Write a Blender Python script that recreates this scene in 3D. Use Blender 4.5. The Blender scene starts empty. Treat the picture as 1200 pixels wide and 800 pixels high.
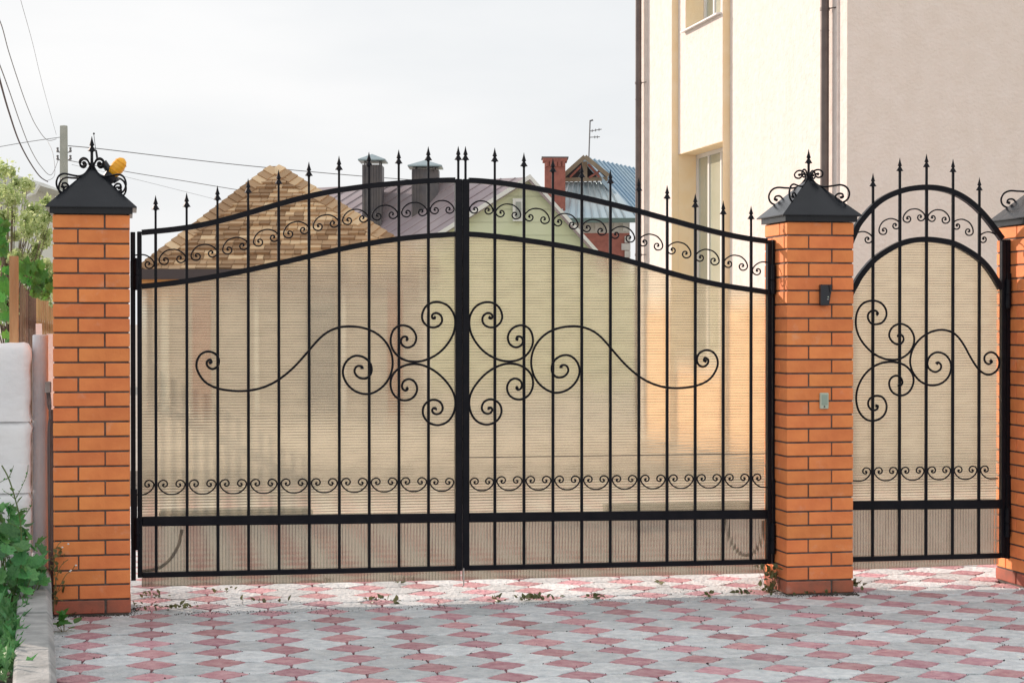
import bpy, bmesh, math, random
import numpy as np
from mathutils import Vector, Matrix
random.seed(7)
S = bpy.context.scene
C = S.collection
# ------------------------------------------------------------ camera, sky, sun
F = 2280.0; CAMZ = 1.48
YAW = math.radians(11.17); PITCH = -math.atan(22/2280)
cam_d = bpy.data.cameras.new('camera'); cam = bpy.data.objects.new('camera', cam_d); C.objects.link(cam)
cam_d.sensor_width = 36; cam_d.lens = F/1200*36; cam_d.clip_end = 3000; cam_d.clip_start = .1
cam.location = (0, 0, CAMZ); cam.rotation_euler = (math.pi/2+PITCH, 0, -YAW)
S.camera = cam
SUN_A = math.radians(40); SUN_E = math.radians(21)      # azimuth from +Y towards -X, elevation
sd = Vector((-math.sin(SUN_A)*math.cos(SUN_E), math.cos(SUN_A)*math.cos(SUN_E), math.sin(SUN_E)))
sun_d = bpy.data.lights.new('sun', 'SUN'); sun = bpy.data.objects.new('sun', sun_d); C.objects.link(sun)
sun_d.energy = 3.6; sun_d.angle = math.radians(.5); sun_d.color = (1, .82, .70)
sun.rotation_euler = sd.to_track_quat('Z', 'Y').to_euler()
world = bpy.data.worlds.new('World'); S.world = world; world.use_nodes = True
wn = world.node_tree; wn.nodes.clear()
def wnode(t, **k):
    n = wn.nodes.new(t)
    for a, b in k.items(): setattr(n, a, b)
    return n
sky = wnode('ShaderNodeTexSky', sky_type='NISHITA', sun_disc=False, sun_elevation=SUN_E, sun_rotation=-SUN_A, dust_density=3.0)
bg1 = wnode('ShaderNodeBackground'); bg1.inputs[1].default_value = .05
wn.links.new(sky.outputs[0], bg1.inputs[0])
tc = wnode('ShaderNodeTexCoord'); mp = wnode('ShaderNodeMapping'); mp.inputs['Scale'].default_value = (1, 1, 3.5)
nz = wnode('ShaderNodeTexNoise'); nz.inputs['Scale'].default_value = 3.2; nz.inputs['Detail'].default_value = 5
cr = wnode('ShaderNodeValToRGB')
cr.color_ramp.elements[0].position = .40; cr.color_ramp.elements[0].color = (.82, .84, .86, 1)
cr.color_ramp.elements[1].position = .68; cr.color_ramp.elements[1].color = (.93, .93, .935, 1)
wn.links.new(tc.outputs['Generated'], mp.inputs[0]); wn.links.new(mp.outputs[0], nz.inputs[0]); wn.links.new(nz.outputs['Fac'], cr.inputs[0])
bg2 = wnode('ShaderNodeBackground'); bg2.inputs[1].default_value = .86
wn.links.new(cr.outputs[0], bg2.inputs[0])
mx = wnode('ShaderNodeMixShader'); mx.inputs[0].default_value = .92
wo = wnode('ShaderNodeOutputWorld')
wn.links.new(bg1.outputs[0], mx.inputs[1]); wn.links.new(bg2.outputs[0], mx.inputs[2]); wn.links.new(mx.outputs[0], wo.inputs[0])
S.view_settings.view_transform = 'Standard'; S.view_settings.look = 'None'; S.view_settings.exposure = .36; S.view_settings.gamma = 1
S.cycles.max_bounces = 12; S.cycles.transmission_bounces = 8; S.cycles.transparent_max_bounces = 12

# ------------------------------------------------------------ measuring helpers (real positions on known planes)
R3 = Matrix.Rotation(-YAW, 3, 'Z') @ Matrix.Rotation(math.pi/2+PITCH, 3, 'X')
def ray(u, v): return R3 @ Vector(((u-600)/F, (400-v)/F, -1))
def W(u, v, Y):
    d = ray(u, v); return Vector((0, 0, CAMZ)) + d*(Y/d.y)
def WX(u, v, X):
    d = ray(u, v); return Vector((0, 0, CAMZ)) + d*(X/d.x)
def G(u, v, z=0.0):
    d = ray(u, v); return Vector((0, 0, CAMZ)) + d*((z-CAMZ)/d.z)
def onplane(u, v, p0, n):
    d = ray(u, v); o = Vector((0, 0, CAMZ)); return o + d*((p0-o).dot(n)/d.dot(n))

# ------------------------------------------------------------ materials
def mat(name, col, rough=.7, col2=None, nscale=8, bump=0., bscale=40, metal=0., spec=.5, rnd=0., huek=1., wpos=False, stain=None, streak=None, stretch=None, detail=6, bdist=.01, sss=None, lo=.35, hi=.65):
    m = bpy.data.materials.new(name); m.use_nodes = True
    t = m.node_tree; N = t.nodes; L = t.links; b = N['Principled BSDF']
    b.inputs['Roughness'].default_value = rough; b.inputs['Metallic'].default_value = metal
    b.inputs['Specular IOR Level'].default_value = spec
    tc = N.new('ShaderNodeTexCoord'); src = tc.outputs['Object']
    if wpos: src = N.new('ShaderNodeNewGeometry').outputs['Position']
    if stretch:
        mp = N.new('ShaderNodeMapping'); mp.inputs['Scale'].default_value = stretch; L.new(src, mp.inputs[0]); src = mp.outputs[0]
    c = N.new('ShaderNodeRGB'); c.outputs[0].default_value = (*col, 1); out = c.outputs[0]
    if col2:
        n = N.new('ShaderNodeTexNoise'); n.inputs['Scale'].default_value = nscale; n.inputs['Detail'].default_value = detail; L.new(src, n.inputs[0])
        r = N.new('ShaderNodeMapRange'); r.inputs[1].default_value = lo; r.inputs[2].default_value = hi; L.new(n.outputs['Fac'], r.inputs[0])
        x = N.new('ShaderNodeMix'); x.data_type = 'RGBA'; x.inputs[6].default_value = (*col, 1); x.inputs[7].default_value = (*col2, 1)
        L.new(r.outputs[0], x.inputs[0]); out = x.outputs[2]
    if rnd:
        oi = N.new('ShaderNodeObjectInfo'); h = N.new('ShaderNodeHueSaturation')
        mr = N.new('ShaderNodeMapRange'); mr.inputs[3].default_value = 1-rnd; mr.inputs[4].default_value = 1+rnd
        L.new(oi.outputs['Random'], mr.inputs[0]); L.new(mr.outputs[0], h.inputs['Value'])
        wn_ = N.new('ShaderNodeTexWhiteNoise'); wn_.noise_dimensions = '1D'; L.new(oi.outputs['Random'], wn_.inputs['W'])
        m2 = N.new('ShaderNodeMapRange'); m2.inputs[3].default_value = .5-rnd*.05*huek; m2.inputs[4].default_value = .5+rnd*.05*huek
        L.new(wn_.outputs['Value'], m2.inputs[0]); L.new(m2.outputs[0], h.inputs['Hue'])
        L.new(out, h.inputs['Color']); out = h.outputs[0]
    for (scol, sc, sc3, lo_, hi_, k_) in ((stain, 7, (1,1,1), .60, .80, .32), (streak, 1.3, (3.2,3.2,.35), .50, .78, .55)):
        if not scol: continue
        gp_ = N.new('ShaderNodeNewGeometry'); mp3 = N.new('ShaderNodeMapping'); mp3.inputs['Scale'].default_value = sc3; L.new(gp_.outputs['Position'], mp3.inputs[0])
        n3 = N.new('ShaderNodeTexNoise'); n3.inputs['Scale'].default_value = sc; n3.inputs['Detail'].default_value = 8; n3.inputs['Roughness'].default_value = .7; L.new(mp3.outputs[0], n3.inputs[0])
        r3 = N.new('ShaderNodeMapRange'); r3.inputs[1].default_value = lo_; r3.inputs[2].default_value = hi_; r3.inputs[4].default_value = k_; L.new(n3.outputs['Fac'], r3.inputs[0])
        x3 = N.new('ShaderNodeMix'); x3.data_type = 'RGBA'; L.new(r3.outputs[0], x3.inputs[0]); L.new(out, x3.inputs[6]); x3.inputs[7].default_value = (*scol, 1); out = x3.outputs[2]
    L.new(out, b.inputs['Base Color'])
    if bump:
        n2 = N.new('ShaderNodeTexNoise'); n2.inputs['Scale'].default_value = bscale; n2.inputs['Detail'].default_value = 5; L.new(src, n2.inputs[0])
        bp = N.new('ShaderNodeBump'); bp.inputs['Strength'].default_value = bump; bp.inputs['Distance'].default_value = bdist
        L.new(n2.outputs['Fac'], bp.inputs['Height']); L.new(bp.outputs[0], b.inputs['Normal'])
    return m
def leafmat(name, c1, c2, trans=.35):
    m = mat(name, c1, .38, c2, 9, rnd=.38, spec=.5); t = m.node_tree; N = t.nodes; L = t.links
    b = N['Principled BSDF']; o = [n for n in N if n.type == 'OUTPUT_MATERIAL'][0]
    tr = N.new('ShaderNodeBsdfTranslucent'); ms = N.new('ShaderNodeMixShader'); ms.inputs[0].default_value = trans
    src = b.inputs['Base Color'].links[0].from_socket; L.new(src, tr.inputs[0])
    L.new(b.outputs[0], ms.inputs[1]); L.new(tr.outputs[0], ms.inputs[2]); L.new(ms.outputs[0], o.inputs[0])
    return m
IRON = mat('black_iron', (.005, .006, .010), .34, (.010, .010, .014), 14, .5, 60, 0, .16, bdist=.003)
BRICK = mat('orange_brick', (.92, .305, .095), .75, (.80, .24, .075), 9, .35, 90, rnd=.075, bdist=.004, stain=(.80,.66,.54))
BRICK_D = mat('red_base_brick', (.45, .13, .075), .85, (.30, .11, .07), 12, .4, 90, rnd=.12, bdist=.003, stain=(.6,.5,.44))
MORTAR = mat('dark_mortar', (.09, .072, .062), .95, (.15, .125, .11), 20, .5, 150)
CAPM = mat('black_sheet_metal', (.006, .008, .012), .24, (.014, .016, .021), 5, .12, 14, spec=.35)
GREYP = mat('grey_paver', (.58, .61, .63), .85, (.77, .785, .79), 16, 1.0, 38, rnd=.17, bdist=.030, detail=9, wpos=True, streak=(.55,.55,.53), stain=(.40,.39,.36))
REDP = mat('red_paver', (.53, .25, .285), .85, (.68, .41, .43), 16, 1.0, 38, rnd=.18, bdist=.030, detail=9, wpos=True, stain=(.62,.48,.47))
SAND = mat('joint_sand', (.06, .05, .045), .95, (.16, .14, .12), 14, .6, 80)
YARD = mat('yard_ground', (.36, .335, .30), .9, (.44, .41, .37), 1.5, .4, 20)
STUCCO = mat('shade_side_stucco', (.88, .765, .665), .92, (.92, .81, .72), 5, .55, 28, bdist=.02, detail=8, streak=(.84,.72,.62))  # same plaster as the sunlit wall, copy lightened for the shaded walls
STUCCO_W = mat('sunny_side_stucco', (.74, .665, .62), .92, (.81, .745, .70), 10, .7, 22, bdist=.014, detail=9, streak=(.70,.62,.54))  # copy of that plaster toned down for the sunlit wall
WHITE = mat('white_frame', (.78, .78, .77), .4)
REVEAL_BOUNCE = mat('reveal_bounce_tint', (.93, .74, .47), .9, (.95, .79, .55), 6, .3, 40)  # warm bounced light put into the colour of these shaded faces
PIPE = mat('brown_pipe', (.11, .085, .08), .35, (.15, .12, .11), 6, metal=.3)
CONC = mat('concrete', (.27, .275, .27), .9, (.42, .42, .41), 9, .8, 40, bdist=.010)
WWASH = mat('whitewash', (.90, .91, .93), .85, (.95, .955, .96), 4, .6, 18, bdist=.012)
GREYPIPE = mat('grey_post', (.62, .65, .70), .7, (.70, .73, .76), 7, .3, 40)
WOOD = mat('timber', (.62, .40, .20), .75, (.48, .28, .13), 5, .4, 30, rnd=.2, stretch=(8, 8, .7))
WOOD_D = mat('old_timber', (.26, .17, .12), .8, (.17, .11, .08), 5, .4, 30, rnd=.3, stretch=(8, 8, .7))
SHINGLE = mat('shingle', (.5, .3, .2), .9, bump=.4, bscale=60)
def two_tone(m):
    t = m.node_tree; N = t.nodes; L = t.links; oi = N.new('ShaderNodeObjectInfo'); ge = N.new('ShaderNodeNewGeometry')
    ad = N.new('ShaderNodeMath'); ad.operation = 'ADD'; L.new(oi.outputs['Random'], ad.inputs[0]); L.new(ge.outputs['Random Per Island'], ad.inputs[1])
    fr = N.new('ShaderNodeMath'); fr.operation = 'FRACT'; L.new(ad.outputs[0], fr.inputs[0])
    cr = N.new('ShaderNodeValToRGB'); cr.color_ramp.interpolation = 'CONSTANT'; e = cr.color_ramp.elements
    e[0].color = (.30,.185,.10,1); e[1].position = .18; e[1].color = (.44,.29,.165,1)
    for p, c in ((.38,(.36,.23,.13,1)),(.55,(.62,.44,.26,1)),(.72,(.50,.34,.20,1)),(.88,(.70,.52,.32,1))):
        q = e.new(p); q.color = c
    L.new(fr.outputs[0], cr.inputs[0]); L.new(cr.outputs[0], N['Principled BSDF'].inputs['Base Color'])
two_tone(SHINGLE)
GUTTER = mat('brown_fascia', (.06, .045, .045), .5)
FARBRICK = mat('far_brick', (.36, .12, .055), .85, (.30, .10, .05), 3)
BROWNROOF = mat('brown_metal_roof', (.34, .28, .30), .34, (.42, .36, .37), 1.2, metal=.25)
BLUEROOF = mat('blue_metal_roof', (.36, .50, .62), .3, (.46, .58, .66), .9, metal=.35)
LITROOF = mat('lit_blue_metal_roof', (.50, .62, .68), .3, (.66, .74, .76), .8, metal=.3)  # paler copy of the blue roof metal, its lit look put into the colour
GREENW = mat('pale_green_siding', (.62, .68, .46), .8, (.67, .72, .52), 1.2, rnd=.03)
GREENT = mat('white_trim', (.72, .74, .70), .6)
REDW = mat('red_wall', (.36, .13, .10), .85, (.28, .10, .08), 9)
WBRICK = mat('white_brick', (.55, .54, .50), .85, (.48, .46, .43), 8)
DKMETAL = mat('chimney_cladding', (.09, .09, .10), .5, (.14, .13, .13), 3, metal=.2)
COWL = mat('chimney_cowl', (.22, .31, .34), .35, (.30, .38, .40), 3, metal=.4)
POLEM = mat('concrete_pole', (.36, .38, .33), .9, (.44, .45, .40), 2)
WIRE = mat('wire', (.20, .20, .21), .6)
WIRER = mat('dark_wire', (.05, .025, .03), .6)
ORANGE = mat('orange_lens', (1.0, .46, .02), .22, (1.0, .50, .03), 3)
PLASTIC = mat('black_plastic', (.018, .022, .030), .35)
BEIGEP = mat('pale_green_plastic', (.50, .58, .46), .4)
BEIGE2 = mat('grey_green_plastic', (.33, .42, .34), .4)
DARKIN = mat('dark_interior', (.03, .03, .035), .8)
GRIT = mat('dark_grit', (.05,.045,.035), .95)
STEEL = mat('bare_steel', (.6, .58, .54), .35, metal=.8)
BARK = mat('bark', (.12, .09, .06), .9, (.18, .14, .10), 12, .6, 30)
STEMM = mat('stem_green', (.12, .17, .05), .7)
DRY = mat('dry_stem', (.24, .19, .09), .8, (.16, .15, .05), 20)
LEAFV = leafmat('vine_leaf', (.06, .20, .035), (.10, .27, .05))
LEAFD = leafmat('dark_leaf', (.05, .20, .055), (.11, .32, .09), .25)
LEAFF = leafmat('feathery_leaf', (.08, .25, .08), (.13, .32, .10), .3)
LEAFT = leafmat('tree_leaf', (.34, .46, .20), (.52, .60, .32), .5)
WEED = leafmat('weed_leaf', (.10, .13, .04), (.17, .15, .06), .2)
FLOWER = mat('white_petal', (.8, .8, .76), .7)
def glassmat():
    m = mat('window_glass', (.20, .23, .21), .06, (.34, .36, .30), .8, spec=.8); return m
GLASS = glassmat()
CURTAIN = mat('pale_curtain', (.40, .42, .32), .12, (.48, .49, .40), 1.5, spec=.9)
def panelmat(name, axis, tint, tl):
    """twin-wall polycarbonate: closely spaced webs, light bends and blurs across them"""
    m = bpy.data.materials.new(name); m.use_nodes = True; t = m.node_tree; N = t.nodes; L = t.links; N.clear()
    o = N.new('ShaderNodeOutputMaterial'); g = N.new('ShaderNodeNewGeometry')
    sp = N.new('ShaderNodeSeparateXYZ'); L.new(g.outputs['Position'], sp.inputs[0])
    ax = sp.outputs[axis]
    def wave(period, ph=0):
        a = N.new('ShaderNodeMath'); a.operation = 'MULTIPLY_ADD'; a.inputs[1].default_value = 2*math.pi/period; a.inputs[2].default_value = ph; L.new(ax, a.inputs[0])
        s = N.new('ShaderNodeMath'); s.operation = 'SINE'; L.new(a.outputs[0], s.inputs[0]); return s.outputs[0]
    w = wave(.0145 if axis == 2 else .0166)
    mp = N.new('ShaderNodeMapping'); mp.inputs['Scale'].default_value = (2.2, 1, 7) if axis == 2 else (7, 1, 2.2); L.new(g.outputs['Position'], mp.inputs[0])
    n = N.new('ShaderNodeTexNoise'); n.inputs['Scale'].default_value = 3; n.inputs['Detail'].default_value = 4; L.new(mp.outputs[0], n.inputs[0])
    bp = N.new('ShaderNodeBump'); bp.inputs['Strength'].default_value = 1; bp.inputs['Distance'].default_value = .0016; L.new(w, bp.inputs['Height'])
    # thin darker web lines
    mr = N.new('ShaderNodeMapRange'); mr.inputs[1].default_value = .45; mr.inputs[2].default_value = .95; L.new(w, mr.inputs[0])
    mul = N.new('ShaderNodeMath'); mul.operation = 'MULTIPLY'; L.new(mr.outputs[0], mul.inputs[0])
    nr = N.new('ShaderNodeMapRange'); nr.inputs[1].default_value = .35; nr.inputs[2].default_value = .65; nr.inputs[3].default_value = .25; nr.inputs[4].default_value = .95; L.new(n.outputs['Fac'], nr.inputs[0]); L.new(nr.outputs[0], mul.inputs[1])
    def tintmix(c, k):
        x = N.new('ShaderNodeMix'); x.data_type = 'RGBA'; x.inputs[6].default_value = (*c, 1); x.inputs[7].default_value = (*[q*k for q in c], 1)
        L.new(mul.outputs[0], x.inputs[0]); return x.outputs[2]
    rf = N.new('ShaderNodeBsdfRefraction'); rf.inputs['IOR'].default_value = 1.12; rf.inputs['Roughness'].default_value = .06 if axis == 2 else .15
    L.new(tintmix(tint, .62), rf.inputs['Color']); L.new(bp.outputs[0], rf.inputs['Normal'])
    tr = N.new('ShaderNodeBsdfTranslucent'); L.new(tintmix(tl, .55), tr.inputs[0])
    df = N.new('ShaderNodeBsdfDiffuse'); L.new(tintmix(tl, .55), df.inputs[0])
    m0 = N.new('ShaderNodeMixShader'); m0.inputs[0].default_value = .45; L.new(tr.outputs[0], m0.inputs[1]); L.new(df.outputs[0], m0.inputs[2])
    m1 = N.new('ShaderNodeMixShader'); m1.inputs[0].default_value = .25; L.new(rf.outputs[0], m1.inputs[1]); L.new(m0.outputs[0], m1.inputs[2])
    gl = N.new('ShaderNodeBsdfGlossy'); gl.inputs['Roughness'].default_value = .16
    fr = N.new('ShaderNodeFresnel'); fr.inputs[0].default_value = 1.45
    m2 = N.new('ShaderNodeMixShader'); L.new(fr.outputs[0], m2.inputs[0]); L.new(m1.outputs[0], m2.inputs[1]); L.new(gl.outputs[0], m2.inputs[2])
    L.new(m2.outputs[0], o.inputs[0]); return m
PANEL = panelmat('ribbed_polycarbonate', 2, (.99, .945, .84), (.78, .74, .62))
PANEL_V = panelmat('ribbed_polycarbonate_upright', 0, (.73, .70, .63), (.44, .41, .36))

# ------------------------------------------------------------ object helpers
def root(name, loc, label, cat, group=None):
    o = bpy.data.objects.new(name, None); C.objects.link(o); o.location = loc; o.empty_display_size = .1
    o['label'] = label; o['category'] = cat
    if group: o['group'] = group
    return o
def wloc(o):
    v = Vector(o.location); p = o.parent
    while p: v += p.location; p = p.parent
    return v
class MB:
    def __init__(s): s.v = []; s.f = []; s.mi = []
    def add(s, vs, fs):
        k = len(s.v); s.v += [Vector(q) for q in vs]; s.f += [tuple(k+i for i in f) for f in fs]; return s
    def box(s, a, b):
        x0, y0, z0 = a; x1, y1, z1 = b
        return s.add([(x0,y0,z0),(x1,y0,z0),(x1,y1,z0),(x0,y1,z0),(x0,y0,z1),(x1,y0,z1),(x1,y1,z1),(x0,y1,z1)],
                     [(0,3,2,1),(4,5,6,7),(0,1,5,4),(1,2,6,5),(2,3,7,6),(3,0,4,7)])
    def prism(s, pts, d):
        """polygon pts (3D, planar) extruded by vector d"""
        n = len(pts); d = Vector(d); P = [Vector(p) for p in pts]
        nrm = Vector((0,0,0))
        for i in range(n):
            a, b = P[i], P[(i+1) % n]; nrm += a.cross(b)
        if nrm.dot(d) > 0: P = P[::-1]
        return s.add(P + [p+d for p in P], [tuple(range(n)), tuple(range(2*n-1, n-1, -1))] + [((i+1) % n, i, n+i, n+(i+1) % n) for i in range(n)])
    def tube(s, pts, r, sides=6, cap=True):
        P = [Vector(p) for p in pts]; n = len(P); rr = r if isinstance(r, (list, tuple)) else [r]*n
        T = [(P[min(i+1, n-1)]-P[max(i-1, 0)]).normalized() for i in range(n)]
        up = Vector((0, 1, 0)) if abs(T[0].y) < .9 else Vector((1, 0, 0))
        u = (up - T[0]*up.dot(T[0])).normalized(); k = len(s.v)
        for i in range(n):
            u = (u - T[i]*u.dot(T[i])).normalized(); w = T[i].cross(u)
            for j in range(sides):
                a = 2*math.pi*j/sides; s.v.append(P[i] + (u*math.cos(a)+w*math.sin(a))*rr[i])
        for i in range(n-1):
            for j in range(sides):
                a = k+i*sides+j; b = k+i*sides+(j+1) % sides
                s.f.append((a, b, b+sides, a+sides))
        if cap: s.f.append(tuple(k+j for j in range(sides))[::-1]); s.f.append(tuple(k+(n-1)*sides+j for j in range(sides)))
        return s
    def lathe(s, prof, c, sides=12, axis='Z'):
        k = len(s.v); c = Vector(c)
        for z, r in prof:
            for j in range(sides):
                a = 2*math.pi*j/sides; s.v.append(c+Vector((r*math.cos(a), r*math.sin(a), z)))
        for i in range(len(prof)-1):
            for j in range(sides):
                a = k+i*sides+j; b = k+i*sides+(j+1) % sides; s.f.append((a, b, b+sides, a+sides))
        s.f.append(tuple(k+j for j in range(sides))[::-1]); s.f.append(tuple(k+(len(prof)-1)*sides+j for j in range(sides)))
        return s
    def mesh(s, name, m, off=Vector((0,0,0)), smooth=False):
        me = bpy.data.meshes.new(name); me.from_pydata([tuple(v-off) for v in s.v], [], s.f); me.materials.append(m); me.update()
        if smooth:
            me.polygons.foreach_set('use_smooth', [True]*len(me.polygons))
        return me
    def obj(s, name, m, parent=None, smooth=False, bevel=0, label=None):
        off = wloc(parent) if parent else Vector((0,0,0))
        me = s.mesh(name, m, off, smooth)
        if bevel:
            bm = bmesh.new(); bm.from_mesh(me); bmesh.ops.bevel(bm, geom=bm.edges[:], offset=bevel, segments=1, affect='EDGES'); bm.to_mesh(me); bm.free()
        o = bpy.data.objects.new(name, me); C.objects.link(o)
        if parent: o.parent = parent
        if label: o['label'] = label
        return o
def place(name, me, loc, parent, rot=(0,0,0), scale=None, label=None):
    o = bpy.data.objects.new(name, me); C.objects.link(o); o.parent = parent
    o.location = Vector(loc)-wloc(parent) if parent else loc; o.rotation_euler = rot
    if scale: o.scale = scale
    if label: o['label'] = label
    return o
def tag(o, label, cat, group=None):
    o['label'] = label; o['category'] = cat
    if group: o['group'] = group
    return o
def struct(o): o['kind'] = 'structure'; return o
def stuff(o): o['kind'] = 'stuff'; return o
def dup(o, parent=None):
    c = o.copy(); C.objects.link(c); c.parent = parent
    for ch in list(o.children): dup(ch, c)
    return c
def catmull(P, n=6):
    P = [Vector(p) for p in P]; out = []
    for i in range(len(P)-1):
        p0 = P[max(i-1, 0)]; p1 = P[i]; p2 = P[i+1]; p3 = P[min(i+2, len(P)-1)]
        for k in range(n):
            t = k/n
            out.append(.5*((2*p1)+(p2-p0)*t+(2*p0-5*p1+4*p2-p3)*t*t+(3*p1-p0-3*p2+p3)*t**3))
    out.append(P[-1]); return out
def smooth3(P, it=1):
    for _ in range(it): P = [P[0]]+[(P[i-1]+2*P[i]+P[i+1])/4 for i in range(1, len(P)-1)]+[P[-1]]
    return P

# ------------------------------------------------------------ layout
YF = 10.06; YG = YF+.21; PW = .38
X1 = W(107.5, 500, YF).x; X2 = W(961.2, 500, YF).x; X3 = W(1167.5, 500, YF+PW).x+PW/2
HB = 27*.075

# ---- ground
g = MB(); g.add([(-1500,-1500,-.05),(1500,-1500,-.05),(1500,1500,-.05),(-1500,1500,-.05)], [(0,1,2,3)])
struct(g.obj('ground', YARD))
PVX0, PVX1, PVY0, PVY1 = -.42, 8.5, 5.0, 20.
pav = struct(MB().box((PVX0, PVY0, -.046), (PVX1, PVY1, -.014)).obj('pavement', SAND))
px, py, hd = .2972, .2855, .112
ox, oy = -.188, 9.70; rt = .012
def wavy(a, b, amp, n=12, bulge=0.):
    a = Vector(a); b = Vector(b); d = b-a; nn = Vector((-d.y, d.x)).normalized(); out = []
    for i in range(n):
        t = i/n; out.append(a+d*t+nn*(amp*math.sin(t*math.pi*6)+bulge*math.sin(t*math.pi)))
    return out
def slab(poly, h=.034, inset=.0035):
    c = sum(poly, Vector((0,0)))/len(poly); n = len(poly); b = MB()
    ring = lambda z, k: [Vector((*(c+(p-c)*(1-k/(p-c).length)), z)) for p in poly]
    vs = ring(-h, 0)+ring(-inset, 0)+ring(0, inset); fs = []
    for q in range(2):
        for i in range(n):
            fs.append((q*n+i, q*n+(i+1) % n, (q+1)*n+(i+1) % n, (q+1)*n+i))
    fs.append(tuple(range(2*n, 3*n))); b.add(vs, fs); return b
gp = .0025
def wd(a, b, k=1): return wavy(a, b, .0030, 12, .0055*k)
H = hd
redpoly = wd((H-gp,0),(0,H-gp),-1)+wd((0,H-gp),(-H+gp,0),-1)+wd((-H+gp,0),(0,-H+gp),-1)+wd((0,-H+gp),(H-gp,0),-1)
def grey_poly():
    a = px/2-gp; b = py/2-gp; P = []
    P += [Vector((a, -b+H))]+wd((a, b-H), (a-H, b))+[Vector((-a+H, b))]
    P = [Vector((a, -b+H))]
    P += wd((a, b-H), (a-H, b)); P += wd((-a+H, b), (-a, b-H)); P += wd((-a, -b+H), (-a+H, -b)); P += wd((a-H, -b), (a, -b+H))
    return P[1:]+[Vector((a, -b+H))]
redme = slab(redpoly).mesh('red_paver', REDP); greyme = slab(grey_poly()).mesh('grey_paver', GREYP)
far = {'r': MB(), 'g': MB()}; cnt = [0, 0]
def latt(i, j): 
    x, y = i*px, j*py; return ox+x*math.cos(rt)+y*math.sin(rt), oy-x*math.sin(rt)*1.0+y*math.cos(rt)
pillars_xy = [(X1, YF+PW/2), (X2, YF+PW/2), (X3, YF+PW/2)]
curbA, curbB = G(66, 800), G(60, 702)
def curbx(y): t = (y-curbA.y)/(curbB.y-curbA.y); return curbA.x+(curbB.x-curbA.x)*t
for j in range(-9, 30):
    for i in range(-2, 28):
        for kind, di in (('r', 0), ('g', .5)):
            x, y = latt(i+di, j+di)
            if x > PVX1-.3 or y > PVY1-.3: continue
            if y < YF+.1 and x < curbx(y)-.06: continue
            if y >= YF+.1 and x < -.3: continue
            if any(abs(x-a) < PW/2-.07 and abs(y-b) < PW/2-.05 for a, b in pillars_xy): continue
            d = ray(0, 0); c_ = Vector((math.sin(YAW), math.cos(YAW))); zc = x*c_.x+y*c_.y; lat = x*c_.y-y*c_.x
            u = 600+F*lat/zc; vv = 378+F*CAMZ/zc
            vis = -40 < u < 1240 and vv < 830
            zo = random.uniform(-.0025, .0015)
            if vis and y < 11.15:
                o = place(kind == 'r' and 'red_paver' or 'grey_paver', redme if kind == 'r' else greyme, (x, y, zo), pav,
                          (random.uniform(-.012, .012), random.uniform(-.012, .012), -rt+random.uniform(-.012, .012)))
                cnt[kind == 'g'] += 1
            else:
                if y > 16 or u > 1700: continue
                if kind == 'r': poly = [Vector((x+H, y)), Vector((x, y+H)), Vector((x-H, y)), Vector((x, y-H))]
                else:
                    a = px/2-.003; b = py/2-.003
                    poly = [Vector((x+sx, y+sy)) for sx, sy in ((a,-b+H),(a,b-H),(a-H,b),(-a+H,b),(-a,b-H),(-a,-b+H),(-a+H,-b),(a-H,-b))]
                far[kind].prism([Vector((*p, -.03)) for p in poly], (0, 0, .03))
print('pavers', cnt)
grit = MB()
for _ in range(2600):
    i, j = random.randint(-1, 26), random.randint(-8, 5); x, y = latt(i, j); q = random.randint(0, 3); f = random.random()
    cs = [(H,0),(0,H),(-H,0),(0,-H)]; a_, c_ = cs[q], cs[(q+1) % 4]
    if random.random() < .35: f = random.choice([0, 1])+random.gauss(0, .04)
    gx_, gy_ = x+a_[0]+(c_[0]-a_[0])*f+random.gauss(0,.004), y+a_[1]+(c_[1]-a_[1])*f+random.gauss(0,.004)
    if gx_ < curbx(gy_)+.01 and gy_ < YF: continue
    r0 = random.uniform(.0015, .0042)*(1.5 if random.random() < .1 else 1); z_ = .0005
    grit.add([(gx_-r0,gy_-r0*.8,z_-.003),(gx_+r0,gy_-r0*.6,z_-.003),(gx_+r0*.7,gy_+r0,z_-.003),(gx_-r0*.8,gy_+r0*.9,z_-.003),(gx_,gy_,z_+r0*.8)],[(0,1,4),(1,2,4),(2,3,4),(3,0,4)])
for X_ in (X1, X2):
    for _ in range(420):
        e_ = random.choice([0, 0, 1]); gx_ = X_+random.uniform(-.21, .21) if not e_ else X_+random.choice([-1, 1])*(PW/2+abs(random.gauss(0, .02)))
        gy_ = YF-abs(random.gauss(0, .022))-.004 if not e_ else YF+random.uniform(0, .3); r0 = random.uniform(.002, .006)
        grit.add([(gx_-r0,gy_-r0*.8,-.003),(gx_+r0,gy_-r0*.6,-.003),(gx_+r0*.7,gy_+r0,-.003),(gx_-r0*.8,gy_+r0*.9,-.003),(gx_,gy_,r0*.8)],[(0,1,4),(1,2,4),(2,3,4),(3,0,4)])
for _ in range(900):
    gx_ = random.uniform(X1+.2, 3.6); gy_ = YF+random.choice([0,0,.285])+random.gauss(-.03,.05)+rt*-gx_*.5; r0 = random.uniform(.0015, .0045)
    grit.add([(gx_-r0,gy_-r0*.8,-.003),(gx_+r0,gy_-r0*.6,-.003),(gx_+r0*.7,gy_+r0,-.003),(gx_-r0*.8,gy_+r0*.9,-.003),(gx_,gy_,r0*.8)],[(0,1,4),(1,2,4),(2,3,4),(3,0,4)])
stuff(grit.obj('joint_grit', GRIT, pav))
stuff(far['r'].obj('red_paver', REDP, pav)); stuff(far['g'].obj('grey_paver', GREYP, pav))

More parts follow.
